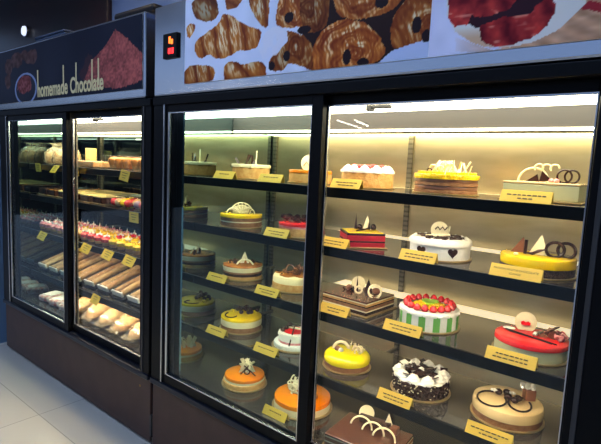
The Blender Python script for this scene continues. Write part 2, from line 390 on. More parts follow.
def paint_choc(X, Z):
    C = np.zeros(X.shape+(3,))+np.array((24, 26, 42.))
    C += (vnoise(X, Z, 6, 4)[..., None]-.5)*12
    C = mixc(C, inside([(-2.36, 1.90), (-2.56, 1.96), (-2.66, 1.86), (-2.5, 1.80)], X+0.03*(vnoise(X, Z, 60, 1)-.5), Z+0.03*(vnoise(X, Z, 60, 2)-.5)), (54, 32, 40))
    pile = [(-2.285, 2.054), (-2.188, 2.004), (-2.095, 1.943), (-2.045, 1.91), (-2.045, 1.802), (-2.116, 1.784), (-2.284, 1.769), (-2.36, 1.781), (-2.495, 1.789), (-2.60, 1.835), (-2.521, 1.925), (-2.386, 1.985)]
    n = vnoise(X, Z, 110, 3)*.6+vnoise(X, Z, 34, 5)*.5
    mk = inside(pile, X+0.012*(vnoise(X, Z, 90, 8)-.5), Z+0.012*(vnoise(X, Z, 90, 9)-.5))[..., None]
    t = np.clip(n+0.5*(X-(-2.42))[...]*1.6, 0, 1)[..., None]
    C = C*(1-mk)+(np.array((84, 38, 40.))*(1-t)+np.array((190, 96, 88.))*t)*mk
    for x, z, rx, rz in [(-3.60, 1.99, .07, .05), (-3.47, 2.02, .09, .05), (-3.25, 2.02, .09, .045), (-3.62, 1.90, .05, .05), (-3.35, 2.04, .06, .03)]:
        k = (((X-x)/rx)**2+((Z-z)/rz)**2 < 1+0.6*(vnoise(X, Z, 40, 2)-.5))
        C = C*(1-k[..., None])+(np.array((60, 32, 30.))+(vnoise(X, Z, 50, 6)[..., None]-.3)*46)*k[..., None]
    d = ((X+3.345)/.165)**2+((Z-1.835)/.098)**2
    C = mixc(C, (d < 1), (126, 140, 176)); C = mixc(C, d < 0.78, (30, 30, 44))
    k = ((X+3.36)/.11)**2+((Z-1.862)/.055)**2 < 1+0.5*(vnoise(X, Z, 60, 3)-.5)
    C = C*(1-k[..., None])+(np.array((110, 44, 44.))+(vnoise(X, Z, 80, 4)[..., None]-.4)*70)*k[..., None]
    return C

# ------------------------------------------------------------------ setting
def floor_mat():
    m = mat('floor_tiles', (206, 196, 178), 0.16, 0, 0.5)
    nt = m.node_tree; b = nt.nodes['Principled BSDF']
    tc = nt.nodes.new('ShaderNodeTexCoord'); mp = nt.nodes.new('ShaderNodeMapping')
    mp.inputs['Location'].default_value = (2.68, 0.26, 0)
    br = nt.nodes.new('ShaderNodeTexBrick'); br.offset = 0.0
    br.inputs['Scale'].default_value = 1.0; br.inputs['Brick Width'].default_value = 1.2; br.inputs['Row Height'].default_value = 0.8
    br.inputs['Mortar Size'].default_value = 0.0028
    br.inputs['Color1'].default_value = (*lin((206, 196, 178)), 1); br.inputs['Color2'].default_value = (*lin((200, 190, 173)), 1)
    br.inputs['Mortar'].default_value = (*lin((166, 159, 148)), 1)
    nt.links.new(tc.outputs['Object'], mp.inputs['Vector']); nt.links.new(mp.outputs['Vector'], br.inputs['Vector'])
    nt.links.new(br.outputs['Color'], b.inputs['Base Color'])
    return m
struct(B().span(-12, 4, -12, 1.0, -0.1, 0.0), 'floor', floor_mat())
struct(B().span(-9, 4, 0.95, 1.05, 0, 3.3), 'wall_back', mat('blue_wall', (118, 148, 206), 0.6, rgb2=(112, 142, 200), scale=3))
struct(B().span(-9, 4, -3.2, 1.0, 3.3, 3.4), 'ceiling', mat('ceiling_paint', (180, 186, 200), 0.8))
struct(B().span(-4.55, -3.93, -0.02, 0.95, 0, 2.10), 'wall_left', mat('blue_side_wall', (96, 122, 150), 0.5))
tr = B().span(-6.5, -4.04, 0.90, 0.95, 0.1, 3.28, 0.01)
struct(tr, 'trim_1', mat('dark_cladding', (36, 36, 42), 0.3, 0, 0.4, rgb2=(54, 36, 40), scale=1.6))

# ------------------------------------------------------------------ display cabinets
SHELF_Z = [1.363, 1.147, 0.898, 0.649]
def cabinet(label, x0, x1, door_front, door_back, ix0, ix1, shelves, hx0, hx1, mirror, backmat, ledges, tilt4=False):
    c = thing('display_cabinet', label, 'display cabinet')
    B().span(x0, x1, -0.012, 0.0, 0.015, 0.345, 0.003).build('base_panel', M['brown'], c)
    B().span(x0+0.01, x1-0.01, 0.0, 0.68, 0.03, 0.34).build('base_body', M['black'], c)
    for fx in (x0+0.04, x1-0.06):
        B().lathe([(0, 0), (0.02, 0), (0.022, 0.03), (0, 0.03)], (fx, 0.06, 0), 16).build('foot', M['rubber'], c)
    B().span(x0, x1, -0.03, 0.04, 0.345, 0.372, 0.004).build('sill', M['sill'], c)
    B().span(x0, x0+0.018, 0.0, 0.68, 0.345, 1.72).build('side_panel', M['black'], c)
    B().span(x1-0.018, x1, 0.0, 0.68, 0.345, 1.72).build('side_panel', M['black'], c)
    B().span(x0, x1, 0.655, 0.68, 0.345, 1.72).build('rear_panel', M['black'], c)
    B().span(x0, x1, 0.06, 0.68, 1.675, 1.72).build('top_panel', M['black'], c)
    B().span(ix0-0.01, ix1+0.01, 0.60, 0.612, 0.40, 1.675).build('inner_back', backmat, c)
    B().span(ix0-0.012, ix0, 0.014, 0.60, 0.40, 1.675).build('inner_side_left', mirror, c)
    B().span(ix1, ix1+0.012, 0.05, 0.60, 0.40, 1.675).build('inner_side_right', mirror, c)
    B().span(ix0-0.02, ix1+0.02, 0.045, 0.60, 0.372, 0.40).build('deck', M['deck'], c)
    # front frame posts with thin silver edges
    for s, (a, b) in enumerate(((x0, door_front[0]-0.012), (door_back[1]+0.008, x1))):
        B().span(a, b, -0.022, 0.05, 0.372, 1.70, 0.003).build('front_post', M['black'], c)
        if s == 0: B().span(b-0.014, b-0.006, -0.027, -0.021, 0.372, 1.70, 0.001).build('post_trim', M['silver'], c)
        else: B().span(a+0.018, a+0.030, -0.026, -0.020, 0.372, 1.70, 0.001).build('post_trim', M['duct'], c)
    for px0, px1, py in ((ix0-0.065, ix0-0.012, 0.020), (ix1+0.012, ix1+0.046, 0.055)):
        B().span(px0, px1, py, py+0.02, 0.40, 1.675, 0.003).build('inner_post', M['black'], c)
    B().span(x0, x1, -0.028, 0.055, 1.678, 1.713, 0.003).build('door_track', M['black'], c)
    # sliding doors
    for k, (a, b) in enumerate((door_front, door_back)):
        y = -0.006 if k == 0 else 0.026
        d = bpy.data.objects.new('sliding_door', None); COL.objects.link(d); d.parent = c
        f = B(); st = 0.012 if k == 0 else 0.03
        zb, zt = 0.372, 1.678
        f.span(a-(0.012 if k == 0 else 0.034), a, y-0.012, y+0.012, zb, zt, 0.002)
        f.span(b, b+(0.044 if k == 0 else 0.02), y-0.012, y+0.012, zb, zt, 0.002)
        f.span(a, b, y-0.012, y+0.012, zb, 0.417, 0.002); f.span(a, b, y-0.012, y+0.012, 1.645, zt, 0.002)
        f.build('door_frame', M['black'], d)
        t = B()
        w = 0.012
        t.span(a, a+w, y-0.014, y-0.004, 0.417, 1.645, 0.0015); t.span(b-0.003, b, y-0.014, y-0.004, 0.417, 1.645)
        t.span(a, b, y-0.014, y-0.004, 0.417, 0.423, 0.001); t.span(a, b, y-0.013, y-0.004, 1.640, 1.645)
        t.build('door_trim', M['silver'], d)
        B().span(a, b, y-0.002, y+0.002, 0.417, 1.645).build('door_glass', M['glass_old'] if k == 0 else M['glass'], d)
        if k == 1:
            B().span(a-0.03, a-0.006, y+0.012, y+0.022, 0.40, 1.64).build('door_seal', M['rail'], d)
    # canopy lights
    B().span(ix0, ix1, 0.06, 0.29, 1.652, 1.674).build('light_diffuser', M['diffuser'], c)
    B().span(ix0, ix1, 0.30, 0.60, 1.588, 1.675, 0.003).build('air_duct', M['duct'], c)
    B().tube([(ix0+0.01, 0.298, 1.583), (ix1-0.01, 0.298, 1.583)], 0.0042, 10).build('light_tube', M['tube'], c)
    B().span(ix0+0.02, ix1-0.02, 0.53, 0.585, 1.5850, 1.5876).build('rear_light_strip', M['rear'], c)  # extra strip added under the duct to brighten the top of the back wall
    for fx in ((ix0+ix1)/2+0.07,):
        k = B(); k.span(fx, fx+0.09, 0.10, 0.12, 1.640, 1.652, 0.003); k.span(fx, fx+0.02, 0.095, 0.125, 1.632, 1.652, 0.003)
        k.build('lamp_clip', M['slot'], c)
    # shelves
    for i, z in enumerate(shelves):
        sh = bpy.data.objects.new('shelf', None); COL.objects.link(sh); sh.parent = c
        if tilt4 and i == 3:
            L = 0.44; a = math.radians(18)
            B().box((0.5*(ix0+ix1), 0.09+0.5*L*math.cos(a), z-0.006+0.5*L*math.sin(a)), (ix1-ix0-0.004, L, 0.008), 0, RX(a)).build('shelf_plate', M['shelf'], sh)
        else:
            B().span(ix0+0.002, ix1-0.002, 0.085, 0.48, z-0.010, z, 0.001).build('shelf_plate', M['shelf'], sh)
        r = B(); r.span(ix0+0.002, ix1-0.002, 0.078, 0.090, z-0.036, z+0.0004, 0.0015)
        r.build('shelf_rail', M['black_lip'], sh)
        B().span(ix0+0.03, ix1-0.03, 0.0905, 0.105, z-0.034, z-0.031).build('led_strip', M['led'], sh)  # added LED, hidden behind the rail, to light the goods below
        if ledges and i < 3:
            B().span((ix0+ix1)/2-0.30, ix1-0.002, 0.495, 0.596, z-0.012, z-0.004, 0.001).build('back_light_strip', M['rearstrip'], sh)  # plain ledge, no lamp; its brightness is put in as glow
        for bx in ((ix0+ix1)/2, ix0+0.05, ix1-0.05):
            B().span(bx-0.006, bx+0.006, 0.50 if (tilt4 and i == 3) else 0.30, 0.59, z-0.028, z-0.011).build('shelf_bracket', M['rail'], sh)
    # slotted rails on the back
    for bx in ((ix0+ix1)/2, ix0+0.02, ix1-0.02):
        r = B().span(bx-0.011, bx+0.011, 0.588, 0.600, 0.41, 1.588, 0.001).build('slotted_rail', M['rail'], c)
    # header
    h = B().span(hx0, hx1, -0.030, 0.60, 1.716, 2.106, 0.008).build('header', M['steel'], c)
    return c, h

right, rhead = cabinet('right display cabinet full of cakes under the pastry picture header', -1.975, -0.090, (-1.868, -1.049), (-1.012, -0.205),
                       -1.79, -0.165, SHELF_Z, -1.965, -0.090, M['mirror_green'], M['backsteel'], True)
left, lhead = cabinet('left display cabinet with small pastries under the dark chocolate picture header', -3.820, -1.995, (-3.680, -2.886), (-2.835, -2.085),
                      -3.60, -2.07, [1.363, 1.150, 0.905, 0.612], -3.822, -2.040, M['mirror_dark'], M['mirror_dark'], False, True)
for fx in (-2.10, -0.4, -1.9):
    pass
B().lathe([(0, -0.003), (0.006, -0.003), (0.006, 0), (0, 0)], (-2.085, -0.013, 0.285), 12, RX(PI/2)).build('screw', M['screw'], left)
B().span(-1.992, -1.978, -0.018, -0.004, 0.055, 0.165, 0.001).build('hinge', M['duct'], right)
# posters on the headers
poster_mesh('pastry_poster', -1.737, -0.630, 1.757, 2.098, -0.034, paint_pastry, rhead)
poster_mesh('sausage_poster', -0.629, -0.100, 1.757, 2.098, -0.034, paint_sausage, rhead)
cp = poster_mesh('chocolate_poster', -3.800, -2.052, 1.757, 2.094, -0.034, paint_choc, lhead)
M['letter'] = mat('tan_lettering', (226, 206, 150), 0.5)
bb = T(0, -0.0352, 0) @ RX(PI/2)
def text_span(t):
    o = text_mesh(t, 0.118, 'measure', M['letter'], None, None, align='LEFT', bold=0.0015)
    xs = [v.co.x for v in o.data.vertices]; me = o.data; bpy.data.objects.remove(o); bpy.data.meshes.remove(me)
    return min(xs), max(xs)
for txt, xa, xb, stems in (('homemade', -3.168, -2.782, (('h', 0), ('homemad', 1))), ('Chocolate', -2.752, -2.397, (('Ch', 2), ('Chocol', 1), ('Chocolat', 3)))):
    o = text_mesh(txt, 0.118, 'lettering', M['letter'], cp, None, align='LEFT', width=xb-xa, ext=0.0005, bold=0.0028)
    x_min = min(v.co.x for v in o.data.vertices)
    o.data.transform(T(xa-x_min, 0, 0)); o.data.transform(T(0, 0, 1.776) @ bb)
    m0, m1 = text_span(txt); k = (xb-xa)/(m1-m0); glyph = .06
    for pre, mode in stems:
        a, b = text_span(pre); c0 = text_span(pre[:-1])[1] if mode in (2, 3) else 0
        x = {0: xa+.005, 1: xa+(b-m0)*k-.006, 2: xa+(c0-m0)*k+.013, 3: xa+(b-m0)*k-.012}[mode]
        B().span(x-0.006, x+0.006, -0.0358, -0.0345, 1.80, 1.934).build('letter_stem', M['letter'], cp)
# thermometer
th = B().span(-1.883, -1.783, -0.042, -0.028, 1.872, 1.978, 0.004).build('thermometer', M['black'], right)
seg = B()
seg.span(-1.838, -1.826, -0.0435, -0.0415, 1.934, 1.962); seg.span(-1.822, -1.810, -0.0435, -0.0415, 1.930, 1.950)
seg.build('upper_digits', M['digit2'], th)
seg = B(); seg.span(-1.842, -1.824, -0.0435, -0.0415, 1.890, 1.914, 0.001); seg.span(-1.818, -1.804, -0.0435, -0.0415, 1.890, 1.914, 0.001)
seg.build('lower_digits', M['digit'], th)

# ------------------------------------------------------------------ cakes
CAM = Vector((0, -1.352, 1.439))
def face(x, y): return math.atan2(CAM.y-y, CAM.x-x)+PI/2
GAP = 0.001
def cake(name, label, x, y, z, rz=None, cat='cake'):
    return thing(name, label, cat, (x, y, z+GAP), face(x, y) if rz is None else rz)
def board(c, R, sq=None, rz=0):
    if sq: B().box((0, 0, 0.002), (sq[0]+0.02, sq[1]+0.02, 0.004), 0.001).build('cake_board', M['board'], c)
    else: B().lathe([(0, 0), (R+0.004, 0), (R+0.004, 0.004), (0, 0.004)], seg=48).build('cake_board', M['board'], c)
def layer(c, name, R, z0, z1, m, rnd=0.003, top=True, R2=None, wob=None):
    R2 = R2 or R
    B().lathe([(0, z0), (R, z0), (R2, z1-rnd), (R2-rnd*0.3, z1-rnd*0.3), (R2-rnd, z1), (R2*0.5, z1+0.0005), (0, z1+0.0006)], seg=64, wob=wob).build(name, m, c)
def arc(r, a0, a1, n=16, c=(0, 0, 0), tilt=0.0, rz=0.0, sx=1.0):
    m = T(*c) @ RZ(rz) @ RX(tilt)
    return [m @ Vector((sx*r*math.cos(a0+(a1-a0)*k/(n-1)), 0, r*math.sin(a0+(a1-a0)*k/(n-1)))) for k in range(n)]
def disc(c, x, y, z, r, m=None, rz=0, tilt=-0.15, name='chocolate_disc'):
    p = [(r*math.cos(2*PI*k/28), r*math.sin(2*PI*k/28)+r*0.85) for k in range(28)]
    return B().prism(p, 0.003, T(x, y, z) @ RZ(rz) @ RX(tilt)).build(name, m or M['whitechoc'], c)
def tri(c, x, y, z, w, h, m=None, rz=0, tilt=-0.12, name='chocolate_triangle', skew=0.0):
    return B().prism([(-w/2, -0.004), (w/2, -0.004), (skew*w, h)], 0.003, T(x, y, z) @ RZ(rz) @ RX(tilt)).build(name, m or M['whitechoc'], c)
def loop(c, pts, r=0.0024, m=None, name='chocolate_curl', taper=False):
    return B().tube(pts, r, 8, taper=taper).build(name, m or M['choc'], c)
def shards(c, n, x, y, z, spread, L, m, name='chocolate_shards', seed=1, w=0.006):
    r = random.Random(seed); b = B()
    for k in range(n):
        l = L*(0.6+0.6*r.random()); rot = RZ(r.uniform(0, PI)) @ RX(r.uniform(-0.7, 0.7)) @ RY(r.uniform(-0.7, 0.7))
        b.box((x+r.uniform(-spread, spread), y+r.uniform(-spread, spread), z+l*0.3), (w, 0.002, l), 0, rot)
    return b.build(name, m, c)
def curls(c, n, x, y, z, spread, R, m, name='chocolate_curls', seed=1, th=0.0022):
    r = random.Random(seed); b = B()
    for k in range(n):
        q = (x+r.uniform(-spread, spread), y+r.uniform(-spread, spread), z+R*0.5+r.random()*R*0.6)
        b.tube(arc(R*(0.5+0.5*r.random()), 0, 2.5*PI*r.uniform(.5, .8), 14, q, r.uniform(-.6, .6), r.uniform(0, PI)), th, 6)
    return b.build(name, m, c)
def berries(c, pts, r, m, name):
    for p in pts: B().ball(p, r, (1, 1, 0.9)).build(name, m, c)
def rosette(c, x, y, z, r, m=None, h=1.1):
    B().lathe([(0, 0), (r, 0), (r*1.02, r*0.25), (r*0.75, r*0.5), (r*0.78, r*0.62), (r*0.45, r*0.85), (r*0.15, r*h), (0, r*h*1.05)], (x, y, z), 20,
              wob=lambda a, zz: 0.08*math.sin(6*a+zz*200)).build('cream_rosette', m or M['cream'], c)
def ring(n, R, z, ph=0.0): return [(R*math.cos(2*PI*k/n+ph), R*math.sin(2*PI*k/n+ph), z) for k in range(n)]

S1, S2, S3, S4, S5 = 1.363, 1.147, 0.898, 0.649, 0.40
# --- top shelf
c = cake('almond_cake', 'tan round cake with pale crumb top and dark shards on top shelf, behind left door', -1.603, 0.25, S1)
board(c, .088); layer(c, 'sponge', .086, .004, .052, M['sponge'])
layer(c, 'crumb_topping', .088, .052, .066, M['ivory'], wob=lambda a, z: .03*math.sin(11*a)+.02*math.sin(23*a))
shards(c, 5, -.02, 0, .066, .05, .05, M['choc'], 'chocolate_shards', 4, .010)
loop(c, [(.02, 0, .06), (.024, 0, .13)], .003, M['whitechoc'], 'chocolate_stick')
c = cake('apricot_cake', 'orange-tan cake with squiggled white disc on top shelf, touching centre door post', -1.262, .26, S1)
board(c, .092); layer(c, 'sponge', .09, .004, .042, M['sponge']); layer(c, 'apricot_glaze', .091, .042, .054, M['orange'])
d = disc(c, -.005, -.01, .052, .036, rz=.2); loop(d, [(-.03+.012*k, -.016, .07+.018*(k % 2)) for k in range(6)], .002)
shards(c, 3, .04, 0, .054, .02, .03, M['choc'], seed=2)
c = cake('strawberry_cream_cake', 'tan cake with white piped cream and strawberry pieces on top shelf', -.978, .25, S1)
board(c, .10); layer(c, 'sponge', .098, .004, .058, M['sponge'])
layer(c, 'cream_topping', .100, .056, .066, M['cream'], wob=lambda a, z: .03*math.sin(14*a))
for k, p in enumerate(ring(11, .078, .064)): rosette(c, *p, .019)
for k, p in enumerate(ring(6, .045, .064, .4)): rosette(c, *p, .018)
for k, p in enumerate([(-.03, -.05, .078), (.0, -.06, .078), (.05, -.03, .08), (.035, -.06, .078), (-.05, -.01, .08), (.02, .02, .082), (-.01, -.02, .08)]):
    B().ball(p, .012, (1.2, .8, .7)).build('strawberry_piece', M['strawb'], c)
c = cake('mango_shavings_cake', 'layered brown cake with yellow mango dice and white shavings on top shelf', -.665, .25, S1)
board(c, .106)
for k in range(4): layer(c, 'sponge_layer', .104-.001*(k % 2), .004+.012*k, .015+.012*k, M['sponge2'] if k % 2 == 0 else M['milk'])
layer(c, 'mango_topping', .106, .050, .066, M['mango'], wob=lambda a, z: .02*math.sin(17*a)+.015*math.sin(29*a))
b = B()
for k in range(60):
    a = random.uniform(0, 2*PI); r = .095*math.sqrt(random.random())
    b.box((r*math.cos(a), r*math.sin(a), .068), (.014, .014, .012), .002, RZ(random.random()*3))
b.build('mango_dice', M['mango'], c)
curls(c, 9, -.01, -.01, .068, .045, .022, M['whitechoc'], 'white_chocolate_shavings', 5, .0026)
shards(c, 22, .03, -.01, .072, .045, .048, M['whitechoc'], 'white_chocolate_shards', 6)
curls(c, 2, -.05, -.03, .066, .01, .012, M['choc'], 'dark_curls', 8)
c = cake('pale_slab_cake', 'pale green slab cake with white arch and dark ring decorations on top shelf', -.355, .27, S1, .02)
board(c, 0, (.205, .18)); B().box((0, 0, .027), (.205, .18, .046), .003).build('sponge', M['mint'], c)
B().box((0, 0, .053), (.207, .182, .008), .003).build('glaze', M['beige'], c)
loop(c, arc(.042, 0, PI, 18, (-.035, -.02, .056), 0, .1), .003, M['whitechoc'], 'white_chocolate_arch')
for k in (-1, 0, 1): loop(c, arc(.012, 0, PI*1.2, 10, (.0+.022*k, -.02, .098), 0, .2), .0028, M['ivory'], 'white_chocolate_leaf')
B().prism([(-.03, .0), (.0, .022), (.006, .0)], .004, T(-.02, -.04, .058)).build('chocolate_bow', M['choc'], c)
B().prism([(.0, .0), (.006, .032), (.036, .004)], .004, T(-.015, -.035, .058)).build('chocolate_bow', M['choc'], c)
for k in (0, 1): loop(c, arc(.019, 0, 2*PI, 20, (.052+.018*k, -.035+.01*k, .076), 0, .3), .003, M['choc'], 'chocolate_ring')
berries(c, [(.02, -.045, .062), (.035, -.05, .062)], .008, M['pink'], 'pink_pearl')

# --- second shelf
c = cake('mango_cake', 'yellow-glazed round cake with white lattice fan on second shelf', -1.599, .193, S2)
board(c, .096); layer(c, 'sponge', .094, .004, .024, M['sponge2']); layer(c, 'cream_layer', .0935, .024, .029, M['ivory']); layer(c, 'sponge', .094, .029, .045, M['sponge2'])
layer(c, 'yellow_glaze', .096, .045, .060, M['yellow'])
b = B()
for k in range(7): b.tube([(.0, -.01, .058), (.05*math.cos(.35+.4*k), -.01, .058+.052*math.sin(.35+.4*k))], .003, 6)
for rr in (.02, .035, .05): b.tube(arc(rr, .3, PI-.3, 14, (0, -.01, .058)), .003, 6)
b.prism([(.044*math.cos(a*PI/10), .04*math.sin(a*PI/10)) for a in range(11)], .002, T(0, -.006, .06))
b.build('white_chocolate_fan', M['whitechoc'], c)
loop(c, arc(.03, 0, PI, 14, (.03, -.02, .055)), .003, M['whitechoc'], 'white_chocolate_arch')
loop(c, arc(.026, 0.3, PI, 12, (-.04, -.03, .058)), .003, M['whitechoc'], 'white_chocolate_arch')
shards(c, 3, -.045, .0, .058, .012, .03, M['choc'], seed=3, w=.012); shards(c, 3, .04, .0, .058, .008, .025, M['choc'], seed=9, w=.012)
c = cake('berry_cake', 'red-glazed tan cake heaped with dark chocolate pieces on second shelf', -1.255, .21, S2)
board(c, .098); layer(c, 'sponge', .096, .004, .036, M['sponge']); layer(c, 'pink_layer', .0965, .036, .044, M['pink']); layer(c, 'red_glaze', .097, .044, .056, M['red'])
r = random.Random(5)
for k in range(14): B().ball((-.045+r.uniform(-.035, .06), r.uniform(-.03, .06), .064+r.random()*.012), .013, (1.1, .8, .8), 1).build('chocolate_piece', M['choc'], c)
loop(c, arc(.02, 0, PI*.9, 12, (.045, -.03, .055)), .0025, M['whitechoc'], 'white_chocolate_curl')
c = cake('layered_slab_cake', 'red and black layered slab cake with yellow top and white triangle', -.955, .20, S2, math.radians(46))
board(c, 0, (.14, .13))
for z0, z1, m, nm in [(.004, .020, 'redlayer', 'red_layer'), (.020, .026, 'choc', 'chocolate_layer'), (.026, .046, 'redlayer', 'red_layer'), (.046, .054, 'choc', 'chocolate_layer')]:
    B().box((0, 0, (z0+z1)/2), (.142, .132, z1-z0), .001).build(nm, M[m], c)
B().box((0, 0, .0555), (.130, .120, .003), .001).build('yellow_glaze', M['yellow'], c)
tri(c, .025, .03, .057, .034, .055, rz=-.3); tri(c, .032, .026, .06, .012, .03, M['choc'], rz=-.3)
tri(c, -.015, .045, .057, .012, .06, M['choc'], rz=-.3, name='chocolate_spike')
B().ball((.05, .03, .066), .012, (1, 1, 1.1)).build('chocolate_ball', M['choc'], c); B().ball((.0, .045, .064), .012).build('chocolate_ball', M['choc'], c)
loop(c, [(-.03, -.035, .06), (.03, .0, .066)], .003, M['choc'], 'chocolate_stick')
c = cake('white_cream_cake', 'white cream cake with a dark heart on its side on second shelf', -.66, .23, S2)
board(c, .103); layer(c, 'cream_body', .100, .004, .058, M['cream'], .006)
layer(c, 'cream_border', .104, .047, .066, M['cream'], .008, wob=lambda a, z: .010*math.sin(30*a)+.006*math.sin(47*a))
b = B(); r = random.Random(2)
for k in range(90):
    a = r.uniform(0, 2*PI); q = .07*math.sqrt(r.random())
    b.box((q*math.cos(a), q*math.sin(a)-.005, .068+r.random()*.006), (.022, .004, .003), 0, RZ(r.random()*3) @ RX(r.random()))
b.build('chocolate_shavings', M['shav'], c)
for p in ring(20, .088, .056): rosette(c, *p, .0145)
disc(c, -.005, .03, .062, .030, rz=.2)
d = loop(c, [(-.02+.008*k, .024, .09+.010*(k % 2)) for k in range(6)], .0025, M['choc'], 'chocolate_squiggle')
loop(c, [(.02, .01, .06), (.028, .01, .105)], .003, M['whitechoc'], 'white_chocolate_stick')
loop(c, [(-.05, -.03, .072), (.03, -.01, .078)], .004, M['whitechoc'], 'white_chocolate_stick')
for a in (PI*1.5+.42, PI*1.5-.62, PI*1.5+2.0):
    h = [(0.0165*math.sin(t)**3, .0011*(13*math.cos(t)-5*math.cos(2*t)-2*math.cos(3*t)-math.cos(4*t))) for t in [2*PI*k/24 for k in range(24)]]
    B().prism(h, .004, T(.1005*math.cos(a), .1005*math.sin(a), .030) @ RZ(a-PI*1.5)).build('chocolate_heart', M['choc'], c)
c = cake('passion_fruit_cake', 'yellow-glazed cake with white triangle and dark curl on second shelf, by right door frame', -.349, .224, S2)
board(c, .106); layer(c, 'chocolate_sponge', .103, .004, .030, M['shav']); layer(c, 'yellow_glaze', .105, .028, .056, M['yellow'], .006)
tri(c, .0, -.01, .055, .058, .062, rz=-.05, skew=.1)
tri(c, -.055, .0, .055, .05, .05, M['milk'], rz=.1, name='milk_chocolate_triangle', skew=.25)
loop(c, [(-.035, -.03, .058), (-.034, -.028, .10)], .005, M['choc'], 'chocolate_stick')
loop(c, [(-.035, -.035, .062), (-.015, -.04, .062), (.0, -.038, .070), (.02, -.035, .078)], .006, M['choc'], 'chocolate_leaf', True)
b = B()
for k in range(2): b.tube(arc(.022, 0, 2*PI, 24, (.044+.030*k, -.02+.008*k, .077), 0, .15-.5*k, 1.1), .0048, 8, closed=False)
b.build('chocolate_ring', M['choc'], c)
B().box((-.058, -.062, .06), (.012, .008, .006), .002).build('white_chocolate_crumb', M['whitechoc'], c)

# --- third shelf
c = cake('caramel_layer_cake', 'caramel-topped layered cake with cream triangle on third shelf, behind left door', -1.622, .235, S3)
board(c, .095)
for z0, z1, m, nm in [(.004, .018, 'sponge', 'sponge_layer'), (.018, .030, 'choc', 'chocolate_layer'), (.030, .038, 'sponge2', 'sponge_layer'), (.038, .056, 'ivory', 'cream_layer')]:
    layer(c, nm, .092, z0, z1, M[m], .002)
layer(c, 'caramel_glaze', .093, .056, .066, M['caramel'])
layer(c, 'cream_rim', .094, .052, .060, M['ivory'])
t = tri(c, .008, .0, .064, .05, .058); tri(c, .012, -.006, .064, .018, .03, M['caramel'], name='caramel_triangle')
loop(c, arc(.04, .2, PI-.2, 14, (.01, -.04, .054), -.6), .004, M['whitechoc'], 'white_chocolate_arch')
shards(c, 4, -.045, 0, .066, .015, .026, M['choc'], seed=5, w=.014); shards(c, 3, .055, .0, .066, .012, .022, M['choc'], seed=6, w=.014)
c = cake('drip_cake', 'white-iced cake with caramel drips on tan base on third shelf, by centre door post', -1.325, .262, S3)
board(c, .098); layer(c, 'sponge', .096, .004, .034, M['sponge'], .003, wob=lambda a, z: .01*math.sin(25*a))
layer(c, 'icing', .094, .034, .064, M['ivory'], .012)
layer(c, 'caramel_glaze', .074, .064, .068, M['caramel'], .002, wob=lambda a, z: .14*math.sin(5*a)+.08*math.sin(9*a))
curls(c, 6, .0, .0, .068, .04, .022, M['milk'], 'chocolate_curls', 3, .003); shards(c, 6, .0, .0, .068, .05, .03, M['sponge2'], 'praline_shards', 4, .014)
c = cake('opera_cake', 'chocolate-topped square opera cake with white disc on third shelf', -.975, .235, S3, -.05)
board(c, 0, (.205, .19))
zz = .004
for k, (t, m, nm) in enumerate([(.012, 'choc', 'chocolate_layer'), (.005, 'ivory', 'cream_layer'), (.012, 'sponge2', 'sponge_layer'), (.004, 'choc', 'chocolate_layer'), (.008, 'sponge', 'sponge_layer'), (.004, 'ivory', 'cream_layer')]):
    B().box((0, 0, zz+t/2), (.205, .19, t), .0008).build(nm, M[m], c); zz += t
B().box((0, 0, zz+.003), (.206, .191, .006), .002).build('chocolate_glaze', M['chocglaze'], c); zz += .006
disc(c, -.035, .045, zz, .028, rz=.6); tri(c, .01, .05, zz, .036, .05, M['choc'], rz=.6); tri(c, -.03, .03, zz, .010, .06, M['choc'], rz=.6, name='chocolate_spike')
loop(c, arc(.013, 0, 2*PI, 18, (.005, -.01, zz+.015), -.4, .6), .004, M['whitechoc'], 'white_chocolate_ring')
for k in range(2): loop(c, arc(.024, 0, 2*PI, 20, (.06+.012*k, .02-.02*k, zz+.018), -.5, .5), .003, M['whitechoc'], 'white_chocolate_ring')
B().ball((-.055, .01, zz+.010), .012).build('chocolate_piece', M['milk'], c); B().ball((.055, .04, zz+.012), .016, (1.2, 1, .8)).build('chocolate_piece', M['milk'], c)
shards(c, 5, -.05, .01, zz, .02, .024, M['choc'], seed=7, w=.008)
c = cake('fruit_cake', 'green and white striped cake ringed with strawberries on third shelf', -.684, .237, S3)
board(c, .104); layer(c, 'cream_body', .100, .004, .062, M['cream'], .004)
for k in range(13):
    a = 2*PI*k/13+.16; w = .021
    pts = [( .1012*math.cos(a+t*.115), .1012*math.sin(a+t*.115)) for t in (-1, -.33, .33, 1)]
    b = B(); vs0 = [b.bm.verts.new((x, y, .005)) for x, y in pts]; vs1 = [b.bm.verts.new((x, y, .056)) for x, y in pts]
    q0 = [b.bm.verts.new((x*.985, y*.985, .005)) for x, y in pts]; q1 = [b.bm.verts.new((x*.985, y*.985, .056)) for x, y in pts]
    for i in range(3):
        b.bm.faces.new((vs0[i], vs0[i+1], vs1[i+1], vs1[i])); b.bm.faces.new((q0[i+1], q0[i], q1[i], q1[i+1])); b.bm.faces.new((vs1[i], vs1[i+1], q1[i+1], q1[i]))
    b.build('green_stripe', M['greenstripe'], c)
layer(c, 'cream_border', .103, .054, .066, M['cream'], .006, wob=lambda a, z: .025*math.sin(26*a))
for p in ring(18, .079, .068):
    B().lathe([(0, 0), (.010, .001), (.0135, .007), (.010, .016), (.004, .022), (0, .023)], p, 14).build('strawberry', M['strawb'], c)
layer(c, 'mango_topping', .064, .062, .071, M['mango'], .003, wob=lambda a, z: .05*math.sin(9*a))
b = B(); r = random.Random(4)
